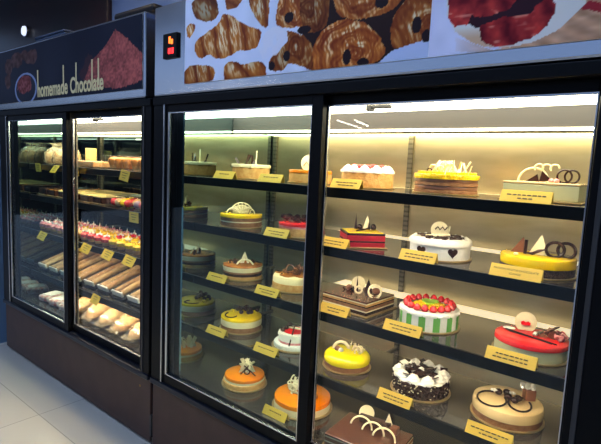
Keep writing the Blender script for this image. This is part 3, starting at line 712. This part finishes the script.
for k in range(24):
    a = r.uniform(0, 2*PI); q = .055*math.sqrt(r.random()); b.box((q*math.cos(a), q*math.sin(a), .072), (.016, .016, .010), .003, RZ(r.random()*3))
b.build('mango_dice', M['mango'], c)
for x, y in ((.0, .0), (.015, .02), (-.01, .02)): B().lathe([(0, 0), (.016, 0), (.016, .005), (0, .006)], (x, y, .077), 16, RX(.15)).build('kiwi_slice', M['kiwi'], c)
c = cake('red_glazed_cake', 'red-glazed cake with white disc and dark stripes on third shelf', -.343, .225, S3)
board(c, .107); layer(c, 'cream_body', .104, .004, .040, M['mint'], .003); layer(c, 'red_glaze', .106, .038, .054, M['red'], .008)
d = disc(c, -.02, .04, .052, .032, rz=.05); layer_pts = [(-.012, .0), (.012, .0), (.014, .008), (.007, .013), (.0, .009), (-.007, .013), (-.014, .008)]
B().prism(layer_pts, .003, T(-.02, .034, .072) @ RX(-.15)).build('red_heart', M['red'], d)
for k in (0, 1): loop(c, [(-.075+.01*k, .012-.014*k, .0565), (.055+.012*k, -.062+.0*k, .0565)], .0026, M['choc'], 'chocolate_stripe')
for k in range(4): B().box((.015+.014*k, .005-.004*k, .062+.008*k), (.030, .026, .004), .001, RZ(.3) @ RX(-.3) @ RY(-.5)).build('chocolate_square', M['choc'] if k % 2 else M['milk'], c)
B().box((.055, .0, .068), (.03, .024, .026), .003, RZ(.3) @ RY(.5)).build('milk_chocolate_piece', M['milk'], c)
curls(c, 5, .078, -.012, .053, .014, .014, M['pink'], 'pink_curls', 4, .0035)
B().ball((.01, -.005, .062), .007).build('cream_pearl', M['cream'], c); B().ball((-.066, .03, .056), .012, (1.6, .7, .4)).build('cream_smear', M['cream'], c)

# --- fourth shelf
c = cake('mango_mousse_cake', 'yellow-topped white mousse cake with dark arc and grapes on fourth shelf', -1.620, .235, S4)
board(c, .099); layer(c, 'sponge', .096, .004, .026, M['sponge2']); layer(c, 'mousse', .097, .026, .054, M['ivory']); layer(c, 'yellow_glaze', .097, .054, .064, M['yellow'])
loop(c, [Vector((-.048+.028*math.cos(t), -.012+.040*math.sin(t), .0665)) for t in [2.2+3.6*k/19 for k in range(20)]], .0034)
r = random.Random(8); berries(c, [(.015+r.uniform(-.04, .06), .03+r.uniform(-.03, .04), .070+r.random()*.022) for k in range(13)], .011, M['choc'], 'grape')
berries(c, [(-.045, .045, .07), (.065, .03, .07), (-.01, .06, .07)], .010, M['yellow'], 'yellow_pearl')
c = cake('tiered_heart_cake', 'small white cake with red glazed top on a piped white base', -1.298, .245, S4)
board(c, .094); layer(c, 'piped_base', .088, .004, .022, M['cream'], .006, wob=lambda a, z: .03*math.sin(30*a))
layer(c, 'pink_sponge', .068, .022, .032, M['pink']); layer(c, 'cream_body', .068, .032, .056, M['cream']); layer(c, 'cream_rim', .070, .050, .066, M['cream'], .008, wob=lambda a, z: .03*math.sin(16*a))
layer(c, 'red_glaze', .050, .064, .071, M['red'], .004)
loop(c, [(-.02, -.075, .02), (.0, -.045, .10)], .003, M['choc'], 'chocolate_stick'); loop(c, [(-.03, .02, .074), (.04, -.02, .080)], .004, M['whitechoc'], 'white_chocolate_stick')
berries(c, [(-.035, .0, .078), (-.05, -.02, .075), (.045, -.02, .078), (-.02, .035, .08), (.06, -.055, .034)], .011, M['choc'], 'chocolate_ball')
b = B()
b.lathe([(0, 0), (.026, 0), (.026, .01), (.016, .028), (0, .045)], (.052, .03, .062), 18, wob=lambda a, z: .08*math.sin(6*a+z*150)); b.build('cream_swirl', M['cream'], c)
c = cake('lemon_dome_cake', 'bright yellow domed cake with white chocolate arch on fourth shelf', -1.009, .232, S4)
board(c, .093); layer(c, 'sponge', .090, .004, .026, M['sponge2'])
B().lathe([(0, .024), (.091, .024), (.093, .034), (.090, .048), (.080, .057), (.05, .062), (0, .064)], seg=64).build('yellow_glaze', M['lemon'], c)
loop(c, arc(.030, .1, PI, 18, (-.026, .02, .058)), .006, M['whitechoc'], 'white_chocolate_arch')
B().ball((-.04, -.005, .068), .013, (1, .9, .9)).build('chocolate_truffle', M['milk'], c); B().ball((-.026, -.015, .066), .010).build('cream_pearl', M['cream'], c)
for x, h in ((.012, .105), (.028, .09), (.006, .088)): loop(c, [(x, .01, .058), (x+.004, .012, h)], .0045, M['whitechoc'], 'white_chocolate_stick', True)
curls(c, 7, .04, -.005, .058, .022, .018, M['ivory'], 'white_chocolate_curls', 9, .003)
shards(c, 6, .035, .01, .06, .022, .03, M['ivory'], 'white_chocolate_shards', 3, .010)
c = cake('black_forest_cake', 'black forest cake with chocolate-flecked sides and white cream rosettes', -.698, .245, S4)
board(c, .103); layer(c, 'cake_body', .098, .004, .058, M['shav'], .004)
b = B(); r = random.Random(12)
for k in range(420):
    a = r.uniform(0, 2*PI); b.box((.099*math.cos(a), .099*math.sin(a), r.uniform(.008, .056)), (.008, .003, .004), 0, RZ(a+PI/2) @ RY(r.uniform(-1, 1)))
o = b.build('chocolate_flecks', M['choc'], c); o['kind'] = 'stuff'
b = B()
for k in range(90):
    a = r.uniform(0, 2*PI); b.box((.0998*math.cos(a), .0998*math.sin(a), r.uniform(.008, .056)), (.005, .003, .003), 0, RZ(a+PI/2) @ RY(r.uniform(-1, 1)))
o = b.build('cream_flecks', M['ivory'], c); o['kind'] = 'stuff'
layer(c, 'cream_topping', .098, .054, .062, M['cream'], .005, wob=lambda a, z: .02*math.sin(13*a))
for p in ring(10, .078, .060): rosette(c, *p, .023)
b = B()
for k in range(70):
    a = r.uniform(0, 2*PI); q = .052*math.sqrt(r.random()); b.box((q*math.cos(a), q*math.sin(a), .066+r.random()*.012), (.024, .012, .003), 0, RZ(r.random()*3) @ RX(r.uniform(-.6, .6)))
b.build('chocolate_shavings', M['choc'], c); rosette(c, 0, 0, .072, .012)
for k, p in enumerate(ring(5, .082, .078, .3)): B().box(p, (.026, .012, .003), 0, RZ(k) @ RX(.5)).build('chocolate_shard', M['choc'], c)
c = cake('beige_cake', 'beige-glazed cake with two dark loops and white blossoms on fourth shelf', -.405, .275, S4)
board(c, .110); layer(c, 'chocolate_sponge', .107, .004, .026, M['sponge2'], wob=lambda a, z: .006*math.sin(50*a)); layer(c, 'beige_glaze', .109, .024, .056, M['beige'], .010)
loop(c, [Vector((-.048+.044*math.cos(t), -.030+.056*math.sin(t), .059)) for t in [1.5+5.3*k/27 for k in range(28)]], .0032)
loop(c, [Vector((.036+.034*math.cos(t), -.026+.052*math.sin(t), .059)) for t in [1.3+5.6*k/27 for k in range(28)]], .0032)
for x, y in ((-.03, .02), (.0, .0), (.02, -.02), (-.005, .03), (.03, .0)): B().ball((x, y, .066), .013, (1, 1, .8)).build('chocolate_piece', M['choc'], c)
for x, y in ((-.045, .015), (.012, .02)):
    b = B()
    for k in range(5): b.ball((x+.007*math.cos(2*PI*k/5), y-.012+.007*math.sin(2*PI*k/5), .076), .005, (1, 1, .5), 1)
    b.build('sugar_blossom', M['cream'], c)
B().box((.062, .035, .072), (.034, .030, .040), .003, RZ(.4)).build('milk_chocolate_block', M['milk'], c)
b = B()
for k in range(9): b.ball((.04+.016*(k % 3), .03+.012*(k//3), .096), .009, (1, 1, .8), 1)
b.build('cream_flowers', M['cream'], c)

# --- cabinet floor
c = cake('orange_cake', 'smaller orange-glazed cake with white shards on cabinet floor, behind left door', -1.560, .21, S5)
board(c, .104); layer(c, 'sponge', .100, .004, .026, M['sponge']); layer(c, 'cream_layer', .094, .026, .038, M['ivory']); layer(c, 'orange_glaze', .094, .036, .050, M['orange'], .005)
shards(c, 14, .0, .02, .055, .026, .062, M['whitechoc'], 'white_chocolate_shards', 3, .018); curls(c, 4, .01, -.01, .05, .018, .018, M['whitechoc'], 'white_chocolate_curls', 6)
loop(c, [(-.02, -.03, .054), (.02, .0, .085)], .0035); loop(c, [(-.01, .0, .09), (.05, -.045, .054)], .003); loop(c, arc(.012, 0, 2*PI, 14, (.01, -.03, .066)), .003)
c = cake('orange_cake', 'larger orange-glazed cake with white curls on cabinet floor, behind centre door post', -1.225, .232, S5)
board(c, .128); layer(c, 'sponge', .122, .004, .034, M['ivory']); layer(c, 'orange_glaze', .122, .032, .052, M['orange'], .006)
curls(c, 18, -.018, .02, .052, .036, .030, M['whitechoc'], 'white_chocolate_curls', 11, .0034); shards(c, 9, -.018, .03, .056, .03, .055, M['whitechoc'], 'white_chocolate_shards', 8, .014)
loop(c, arc(.02, 0, 2*PI*.8, 14, (.03, -.03, .068), .2), .003); B().ball((.055, -.035, .06), .012).build('chocolate_ball', M['caramel'], c)
c = cake('opera_cake', 'chocolate slab cake with white arcs on cabinet floor, behind right door', -.85, .168, S5, .09)
board(c, 0, (.27, .20)); zz = .004
for t, m, nm in [(.012, 'sponge2', 'sponge_layer'), (.005, 'ivory', 'cream_layer'), (.014, 'sponge2', 'sponge_layer'), (.005, 'ivory', 'cream_layer')]:
    B().box((0, 0, zz+t/2), (.27, .20, t), .0008).build(nm, M[m], c); zz += t
B().box((0, 0, zz+.004), (.272, .202, .008), .002).build('chocolate_glaze', M['chocglaze'], c); zz += .008
disc(c, -.055, .085, zz, .030, rz=.4, tilt=-.3); t = tri(c, .045, .07, zz, .05, .062, rz=.4); B().ball((.048, .062, zz+.022), .005).build('chocolate_dot', M['choc'], t)
for k, x in enumerate((-.045, .01, .06)): loop(c, arc(.042, .0, PI*.95, 18, (x, .02-.012*k, zz), -.2, .2), .0036, M['whitechoc'], 'white_chocolate_arc')
B().box((-.01, .07, zz+.014), (.13, .022, .028), .004, RZ(.06)).build('chocolate_bar', M['shav'], c)
B().box((.075, .06, zz+.014), (.03, .03, .028), .004).build('milk_chocolate_block', M['milk'], c)
c = cake('mango_cake', 'yellow cake with brown swirls on cabinet floor, at far right', -.33, .25, S5)
board(c, .112); layer(c, 'sponge', .108, .004, .030, M['sponge2']); layer(c, 'yellow_glaze', .110, .030, .052, M['yellow'], .006)
for k in range(4): loop(c, [(-.08+.045*k, .05, .054), (-.06+.04*k, .02, .055), (-.075+.045*k, -.04, .054)], .006, M['milk'], 'chocolate_swirl', True)

# ------------------------------------------------------------------ price cards
def card(x, y, z, label, lines, big=False, w=.125, h=.038, rz=0.0):
    c = thing('price_card', label, 'price card', (x, y, z+GAP), rz, 'gold price cards in the cake cabinet')
    a = math.radians(32); a2 = math.radians(16)
    front = B().box((0, 0, h/2), (w, .0012, h), 0, None).build('front_leaf', M['gold'], c)
    front.matrix_local = T(0, -.012, 0) @ RX(-a)
    hb = h*math.cos(a)/math.cos(a2)
    back = B().box((0, 0, hb/2), (w, .0012, hb)).build('back_leaf', M['gold'], c)
    back.matrix_local = T(0, -.012+h*math.sin(a)+hb*math.sin(a2), 0) @ RX(a2)
    if isinstance(lines[0], str):
        for k, t in enumerate(lines):
            text_mesh(t, .0085, 'lettering', M['ink'], front, T(0, -.0009, h*.58-.012*k) @ RX(PI/2), width=w*.86 if k == 0 else w*.22, ext=.0002)
    else:
        b = B(); r = random.Random(int(abs(x*977)))
        for k, L in enumerate(lines):
            x0 = -w*L/2
            while x0 < w*L/2:
                ww = r.uniform(.006, .016); b.box((x0+ww/2, -.0009, h*.60-.011*k), (ww, .0006, .0036)); x0 += ww+.003
        b.build('lettering', M['ink'], front)
    return c
CY = .088
card(-1.605, CY, S1, 'gold card left of the tan crumb-top cake, top shelf', [.5])
card(-1.33, CY, S1, 'gold card left of the orange-tan disc cake, top shelf', [.6])
card(-.965, CY, S1, 'gold card before the strawberry cream cake, top shelf', [.7, .5])
card(-.365, CY, S1, 'gold card before the pale green slab cake, top shelf', [.75, .3], w=.135)
card(-1.285, CY, S2, 'gold card before the red-glazed berry cake, second shelf', [.7, .4])
card(-1.005, CY, S2, 'gold card before the red and black layered slab, second shelf', [.6, .6])
card(-.672, CY, S2, 'gold card before the white heart cake, second shelf', [.7, .7])
card(-.372, CY, S2, 'gold card reading passion fruit and chocolate cake, second shelf', ['PASSION FRUIT & CHOCOLATE', 'CAKE'], w=.14)
card(-1.635, CY, S3, 'gold card before the caramel layer cake, third shelf', [.6])
card(-1.325, CY, S3, 'gold card before the caramel drip cake, third shelf', [.7, .4])
card(-.985, CY, S3, 'gold card before the square opera cake, third shelf', [.5, .4])
card(-.708, CY, S3, 'gold card before the striped strawberry cake, third shelf', [.7, .5], w=.135)
card(-.362, CY, S3, 'gold card before the red-glazed cake, third shelf', [.6, .7], w=.14)
card(-1.63, CY, S4, 'gold card before the yellow mousse cake, fourth shelf', [.6])
card(-1.32, CY, S4, 'gold card before the small red-topped white cake, fourth shelf', [.7])
card(-.718, CY, S4, 'gold card before the black forest cake, fourth shelf', [.7, .6])
card(-.402, CY, S4, 'gold card before the beige cake, fourth shelf', [.8, .4], w=.135)
card(-1.245, .078, S5, 'gold card before the larger orange cake, cabinet floor', [.5])

# ------------------------------------------------------------------ left cabinet goods
L1, L2, L3, L4, L5 = 1.363, 1.150, .905, .612, .40
ORD = ['first', 'second', 'third', 'fourth', 'fifth', 'sixth', 'seventh', 'eighth', 'ninth', 'tenth', 'eleventh', 'twelfth', 'thirteenth', 'fourteenth', 'fifteenth', 'sixteenth', 'seventeenth', 'eighteenth']
# bread bags, top shelf
def crinkle(b, amp, seed):
    r = random.Random(seed)
    for v in b.bm.verts:
        v.co += Vector((r.uniform(-amp, amp), r.uniform(-amp, amp), r.uniform(-amp, amp)))
def bread_bag(x, y, z, rz, label, m):
    c = thing('bread_bag', label, 'bread', (x, y, z+GAP), rz, 'bagged loaves on the top shelf')
    b = B(); b.lathe([(0, .003), (.038, .004), (.044, .03), (.040, .07), (.028, .088), (0, .094)], seg=20, mtx=Matrix.Diagonal((1, 1.5, 1, 1))); crinkle(b, .002, 3)
    b.build('loaf', m, c)
    b = B(); b.lathe([(.0, .001), (.046, .001), (.051, .03), (.046, .08), (.03, .105), (.012, .118), (.020, .140), (.026, .146)], seg=18, mtx=Matrix.Diagonal((1, 1.5, 1, 1))); crinkle(b, .004, 5)
    for v in b.bm.verts: v.co.z = max(v.co.z, .0005)
    b.build('bag', M['film'], c)
for i, x in enumerate((-3.52, -3.40, -3.27)):
    bread_bag(x, .22, L1, .2*i, f'{ORD[i]} bagged loaf from the left on the top shelf', M['bread2'])
c = tag(B().box((0, 0, .06), (.06, .05, .12), .004).build('pastry_carton', M['paleyellow'], None, (-3.13, .28, L1+GAP)), 'tall pale yellow carton on the top shelf of left cabinet', 'carton')
c = thing('pastry_tray', 'low orange-filled clear tray on top shelf of left cabinet', 'pastry box', (-2.92, .20, L1+GAP))
B().box((0, 0, .02), (.24, .16, .036), .006).build('filling', M['peach'], c); B().box((0, 0, .023), (.26, .18, .046), .004).build('lid', M['clear'], c)
def muffin_box(x, label):
    c = thing('muffin_box', label, 'pastry box', (x, .24, L1+GAP), 0, 'clear muffin boxes on the top shelf')
    B().box((0, 0, .040), (.225, .20, .080), .006).build('box_lid', M['clear'], c)
    for i in range(3):
        for j in range(2):
            B().lathe([(0, .004), (.024, .004), (.031, .034), (.036, .044), (.033, .060), (.016, .070), (0, .072)], (-.070+.070*i, -.045+.09*j, 0), 20).build('muffin', M['muffin' if (i+j) % 3 else 'bread'], c)
muffin_box(-2.62, 'clear box of orange muffins in the middle of the top shelf, left cabinet')
muffin_box(-2.38, 'clear box of orange muffins at right end of top shelf, left cabinet')
c = thing('cookie_bag', 'small clear bag of green sweets behind the right muffin box', 'sweets', (-2.42, .42, L1+GAP))
B().ball((0, 0, .045), .045, (1.2, .8, 1)).build('sweets', M['kiwi'], c); b = B(); b.ball((0, 0, .05), .05, (1.3, .9, 1)); crinkle(b, .003, 2); [setattr(v.co, 'z', max(v.co.z, .0005)) for v in b.bm.verts]; b.build('bag', M['film'], c)
# second shelf: long cakes and boxes
def log_cake(x, label, top, side, h=.04, w=.10):
    c = thing('log_cake', label, 'cake', (x, .28, L2+GAP), 0, 'long cakes on the second shelf')
    B().box((0, 0, .003), (w+.02, .36, .004)).build('cake_board', M['board'], c)
    B().box((0, 0, .005+h/2), (w, .34, h), .006).build('sponge', M[side], c); B().box((0, 0, .005+h), (w, .34, .008), .003).build('icing', M[top], c)
for i, (x, tp, sd) in enumerate(((-3.48, 'chocglaze', 'choc'), (-3.34, 'caramel', 'chocglaze'), (-3.19, 'paleyellow', 'chocglaze'), (-3.04, 'paleyellow', 'choc'), (-2.89, 'paleyellow', 'shav'), (-2.74, 'paleyellow', 'choc'))):
    nm = {'chocglaze': 'chocolate', 'caramel': 'caramel', 'paleyellow': 'pale yellow iced'}[tp]
    log_cake(x, f'{nm} long cake, {ORD[i]} from the left on second shelf', tp, sd)
for k, (x, cols) in enumerate(((-2.53, ('red', 'peach', 'mango')), (-2.29, ('purple', 'pink', 'purple')))):
    c = thing('sweet_box', ('clear box of red and orange sweets on second shelf, right of long cakes', 'clear box of purple sweets at right end of second shelf')[k], 'pastry box', (x, .20, L2+GAP))
    B().box((0, 0, .033), (.20, .19, .066), .006).build('box_lid', M['clear'], c)
    for i in range(4):
        for j in range(3): B().ball((-.072+.048*i, -.055+.055*j, .028), .024, (1, 1, .95)).build('sweet', M[cols[(i+j) % 3]], c)
# third shelf: dessert cups
protos = {}
def cup(x, y, kind, label):
    if kind not in protos:
        c = thing('dessert_cup', label, 'dessert cup', (x, y, L3+GAP), 0, 'dessert cups on the third shelf')
        B().lathe([(0, 0), (.026, 0), (.034, .042), (.0345, .044), (.033, .044), (.0255, .002), (0, .002)], seg=20).build('cup', M['clear'], c)
        B().lathe([(0, .003), (.025, .003), (.029, .022), (0, .022)], seg=20).build('sponge', M['sponge'], c)
        top = {'pink': 'pink', 'peach': 'peach', 'yellow': 'mango', 'red': 'red', 'cream': 'ivory'}[kind]
        B().lathe([(0, .0225), (.029, .0225), (.032, .040), (.024, .050), (.010, .056), (0, .057)], seg=20, wob=lambda a, z: .05*math.sin(7*a)).build('topping', M[top], c)
        b = B()
        for k in range(3): b.ball((.014*math.cos(k*2.1), .014*math.sin(k*2.1), .058), .008, (1, 1, 1), 1)
        b.build('fruit', M['cream' if kind in ('pink', 'red') else 'pink' if kind == 'peach' else 'mango'], c)
        tri(c, .004, 0, .055, .014, .026, M['whitechoc' if kind != 'yellow' else 'ivory'], name='garnish'); B().ball((-.008, -.012, .057), .0055, (1, 1, 1), 1).build('chocolate_pearl', M['choc'], c)
        protos[kind] = c; return c
    c = copy_tree(protos[kind]); c.location = (x, y, L3+GAP); c['label'] = label; c.rotation_euler = (0, 0, random.uniform(-.6, .6)); return c
nx = 17
for j, y in enumerate((.145, .235, .325)):
    for i in range(nx):
        x = -3.53+i*.084
        if x < -3.18: kind = 'pink'
        elif x < -2.95: kind = ('peach', 'cream', 'peach')[j]
        elif x < -2.75: kind = ('red', 'yellow', 'peach')[j]
        elif x < -2.62: kind = ('red', 'red', 'red')[j]
        else: kind = ('yellow', 'cream' if i % 2 else 'yellow', 'red')[j]
        cup(x, y, kind, f"{kind}-topped dessert cup, {ORD[i]} from left in {('front', 'middle', 'back')[j]} row, third shelf")
# fourth shelf (sloping): long clear boxes of rolls
a4 = math.radians(18)
for i in range(9):
    x = -3.50+i*.163
    c = thing('roll_box', f'long clear box of filled rolls, {ORD[i]} from left on sloping shelf', 'pastry box', (x, .10, L4+.004), 0, 'long clear boxes on the sloping shelf')
    c.rotation_euler = (a4, 0, 0)
    B().box((0, .205, .006), (.125, .38, .008), .002).build('box_base', M['blackplastic'], c)
    B().box((0, .205, .032), (.118, .37, .046), .008).build('box_lid', M['clear'], c)
    for k, dx in enumerate((-.027, .027)):
        B().tube([(dx, .035, .031), (dx, .20, .034), (dx, .37, .031)], .0185, 12).build('roll', M['rollcrust' if (i+k) % 2 else 'filling'], c)
    B().box((0, .028, .030), (.108, .012, .030), .003).build('cream_end', M['cream'], c)
# cabinet floor: wrapped breads
def wrapped(x, y, z, rz, ry, label, m, sc=1.0):
    c = thing('wrapped_bread', label, 'bread', (x, y, z), rz, 'wrapped breads on the cabinet floor')
    c.rotation_euler = (0, -ry, rz); c.location.z = z+math.sin(ry)*.12*sc
    b = B(); b.ball((0, 0, .034*sc), .04*sc, (2.75, 1.18, .80), 3); crinkle(b, .0018, 5); b.build('bread', m, c)
    b = B(); seg = 14; rows = []
    prof = [(-.120, .050, .004), (-.105, .036, .012), (-.088, .044, .030), (-.05, .050, .036), (0, .052, .038), (.05, .050, .036), (.088, .044, .030), (.105, .036, .012), (.120, .050, .004)]
    r = random.Random(int(1000*abs(x+y)))
    for (px, hy, hz) in prof:
        rows.append([b.bm.verts.new((px*sc+r.uniform(-.004, .004), hy*sc*math.cos(2*PI*k/seg)+r.uniform(-.006, .006), .034*sc+hz*sc*math.sin(2*PI*k/seg)*.96+r.uniform(-.004, .005))) for k in range(seg)])
    for A, C in zip(rows, rows[1:]):
        for k in range(seg): b.bm.faces.new((A[k], A[(k+1) % seg], C[(k+1) % seg], C[k]))
    zmin = min(v.co.z for v in b.bm.verts)
    for v in b.bm.verts: v.co.z = max(v.co.z, .001)
    b.build('wrapper', M['film'], c, angle=25)
    return c
for i in range(6):
    wrapped(-3.00+i*.166, .222, L5+.001, PI/2+.10+.06*((i*7) % 4-1.5), .31, f'wrapped tan bread, {ORD[i]} from left in front row, cabinet floor', M['bread' if i % 2 else 'bread2'], 1.28)
for i in range(6):
    wrapped(-3.05+i*.166, .470, L5+.020, PI/2+.08+.06*((i*5) % 4-1.5), .26, f'wrapped tan bread, {ORD[i]} from left in back row, cabinet floor', M['bread2' if i % 2 else 'bread'], 1.02)
for i in range(3):
    c = thing('patterned_pack', f'pink and white patterned pack, {ORD[i]} from left on cabinet floor', 'pastry pack', (-3.46+.15*i, .17, L5+GAP), .25, 'patterned packs on the cabinet floor')
    B().box((0, 0, .025), (.125, .15, .046), .014).build('wrapper', M['patterned'], c); B().box((0, 0, .050), (.09, .11, .006), .003).build('paper_label', M['cream'], c)
# price tags on the left rails
def ptag(x, z, label, m='gold2', tilt=-.35, roll=.0, w=.075):
    c = thing('price_tag', label, 'price tag', (x, .060, z), 0, 'price tags on the left cabinet rails')
    p = B().box((0, -.004, -.012), (w, .0015, .055), 0, RY(roll) @ RX(tilt)).build('tag_sheet', M[m], c)
    b = B()
    for k in range(3): b.box((0, -.0052, .004-.012*k), (w*(.7-.15*k), .0006, .005), 0, RX(tilt))
    b = B(); s = Matrix.Translation((0, -.004, -.012)) @ RY(roll) @ RX(tilt)
    for k in range(3):
        q = s @ Vector((0, -.0011, .014-.013*k)); b.box(q, (w*(.6-.12*k), .0006, .0028), 0, RY(roll) @ RX(tilt))
    b.build('lettering', M['ink'], p)
    B().box((0, .004, .004), (.014, .008, .016), .002).build('clip', M['clear'], c)
ptag(-3.40, L1-.010, 'tan price tag below the bagged loaves, left of the tilted one', 'gold', .1)
ptag(-3.16, L1-.010, 'price tag below the tall pale carton, top shelf', 'gold2', -.6)
ptag(-2.88, L1-.012, 'tan price tag below the low orange tray, top shelf', 'gold', .1, .0, .06)
ptag(-2.35, L1-.012, 'tan price tag below the right muffin box, top shelf', 'gold', -.2, .12, .085)
ptag(-2.26, L2-.012, 'tan price tag below the purple sweet box, second shelf', 'gold', .0, .0, .085)
for i, x in enumerate((-3.36, -2.77, -2.525, -2.305)):
    ptag(x, L3-.006, f'yellow price tag on dessert cup shelf, {ORD[i]} from the left', 'gold2', -.5, .1, .10)
ptag(-2.66, L4-.0, 'yellow price tag on the sloping roll shelf', 'gold2', -.4, .1, .085)

# ------------------------------------------------------------------ things around the cabinets
c = thing('storage_crate', 'black plastic crate lying on top of the left cabinet', 'crate', (-2.66, .44, 2.107))
B().box((0, 0, .075), (.36, .28, .15), .04).build('body', M['blackplastic'], c); B().box((0, 0, .170), (.42, .31, .05), .022).build('lid', M['blackplastic'], c)
c = thing('storage_box', 'dull blue box lying on the far end of left cabinet', 'box', (-3.72, .36, 2.107), .0)
m_ = mat('blue_box', (70, 84, 110), 0.6)
B().box((0, 0, .085), (.46, .16, .17), .01).build('body', m_, c); B().box((0, 0, .178), (.47, .17, .016), .006).build('lid', m_, c)
c = thing('wall_lamp', 'small round white lamp on the dark wall above left cabinet', 'lamp', (-5.64, .90, 2.70))  # reflected ceiling downlight, built as a small glowing fitting
B().lathe([(0, 0), (.06, 0), (.06, .03), (0, .03)], (0, 0, 0), 24, RX(PI/2)).build('base', M['steel'], c); B().lathe([(0, .03), (.05, .03), (.045, .045), (0, .05)], (0, 0, 0), 24, RX(PI/2)).build('lens', M['spot'], c)
g = mat('green_sticker', (20, 130, 70), 0.4)
tag(B().span(-4.06, -3.95, -.024, -.021, 1.10, 1.27).build('green_sign', g), 'small green sign on the blue wall beside left cabinet', 'sign')
for k, (x, y, w, d) in enumerate(((-3.4, -1.5, 1.2, .4), (-1.8, -1.5, 1.2, .4), (-.2, -1.5, 1.2, .4), (-2.6, .10, 2.2, .10))):  # unseen panels and warm tube, added to light posters and floor
    c = thing('ceiling_light', ('flat white ceiling light panel before the left cabinet', 'flat white ceiling light panel between the two cabinets', 'flat white ceiling light panel before the right cabinet', 'long warm ceiling tube right above the left cabinet')[k], 'ceiling light', (x, y, 3.3))
    B().box((0, 0, -.03), (w+.06, d+.06, .05), .006).build('frame', M['steel'], c); B().box((0, 0, -.058), (w, d, .008)).build('diffuser', M['lampwarm' if k == 3 else 'lamp'], c)

for k, (x0, y0, x1, y1) in enumerate(((-7.16, -8.55, -7.9, -10.99), (-6.75, -8.9, -7.3, -10.4), (-7.80, -6.0, -7.62, -6.9), (-10.05, -6.6, -9.3, -7.1))):
    c = thing('ceiling_light', f'slim white tube light hanging far out in the hall, {ORD[k]} from the front', 'ceiling light', ((x0+x1)/2, (y0+y1)/2, 2.6), math.atan2(y1-y0, x1-x0))
    L = math.hypot(x1-x0, y1-y0)
    B().box((0, 0, .03), (L, .08, .04), .004).build('housing', M['steel'], c); B().box((0, 0, 0), (L, .07, .02)).build('tube', M['fartube'], c)

# ------------------------------------------------------------------ world, camera, view
w = bpy.data.worlds.new('World'); SC.world = w; w.use_nodes = True
nt = w.node_tree; bg = nt.nodes['Background']; bg.inputs['Strength'].default_value = 0.7
tc = nt.nodes.new('ShaderNodeTexCoord'); sp = nt.nodes.new('ShaderNodeSeparateXYZ'); rp = nt.nodes.new('ShaderNodeValToRGB')
nt.links.new(tc.outputs['Generated'], sp.inputs['Vector']); nt.links.new(sp.outputs['Z'], rp.inputs['Fac']); nt.links.new(rp.outputs['Color'], bg.inputs['Color'])
e = rp.color_ramp.elements
e[0].position = 0.0; e[0].color = (.03, .04, .06, 1); e[1].position = 1.0; e[1].color = (.2, .32, .6, 1)
for p, col in ((.07, (.05, .07, .12, 1)), (.11, (.46, .64, 1.0, 1)), (.24, (.32, .50, .95, 1)), (.40, (.2, .32, .62, 1))):
    q = e.new(p); q.color = col
cam = bpy.data.cameras.new('camera'); co = bpy.data.objects.new('camera', cam); COL.objects.link(co)
cam.sensor_width = 36; cam.lens = 484.94/601*36; cam.clip_start = .05
def campose(yaw, pitch, roll):
    cy, sy = math.cos(yaw), math.sin(yaw); Rz = Matrix(((cy, sy, 0), (-sy, cy, 0), (0, 0, 1)))
    Bm = Matrix(((1, 0, 0), (0, 0, -1), (0, 1, 0)))
    cp, sp = math.cos(pitch), math.sin(pitch); Rx = Matrix(((1, 0, 0), (0, cp, -sp), (0, sp, cp)))
    cr, sr = math.cos(roll), math.sin(roll); Rr = Matrix(((cr, -sr, 0), (sr, cr, 0), (0, 0, 1)))
    return Rr @ Rx @ Bm @ Rz
Rm = campose(0.680014882, 0.117369766, 0.0462294947)
mw = Matrix.Identity(4)
for i in range(3):
    mw[i][0] = Rm[0][i]; mw[i][1] = -Rm[1][i]; mw[i][2] = -Rm[2][i]; mw[i][3] = CAM[i]
co.matrix_world = mw
SC.camera = co
SC.view_settings.view_transform = 'Standard'; SC.view_settings.look = 'None'
SC.view_settings.exposure = 0.0; SC.view_settings.gamma = 1.0; SC.view_settings.use_curve_mapping = False
SC.cycles.use_denoising = True
SC.cycles.max_bounces = 10; SC.cycles.transparent_max_bounces = 24
SC.cycles.caustics_reflective = False; SC.cycles.caustics_refractive = False
SC.cycles.sample_clamp_indirect = 4.0
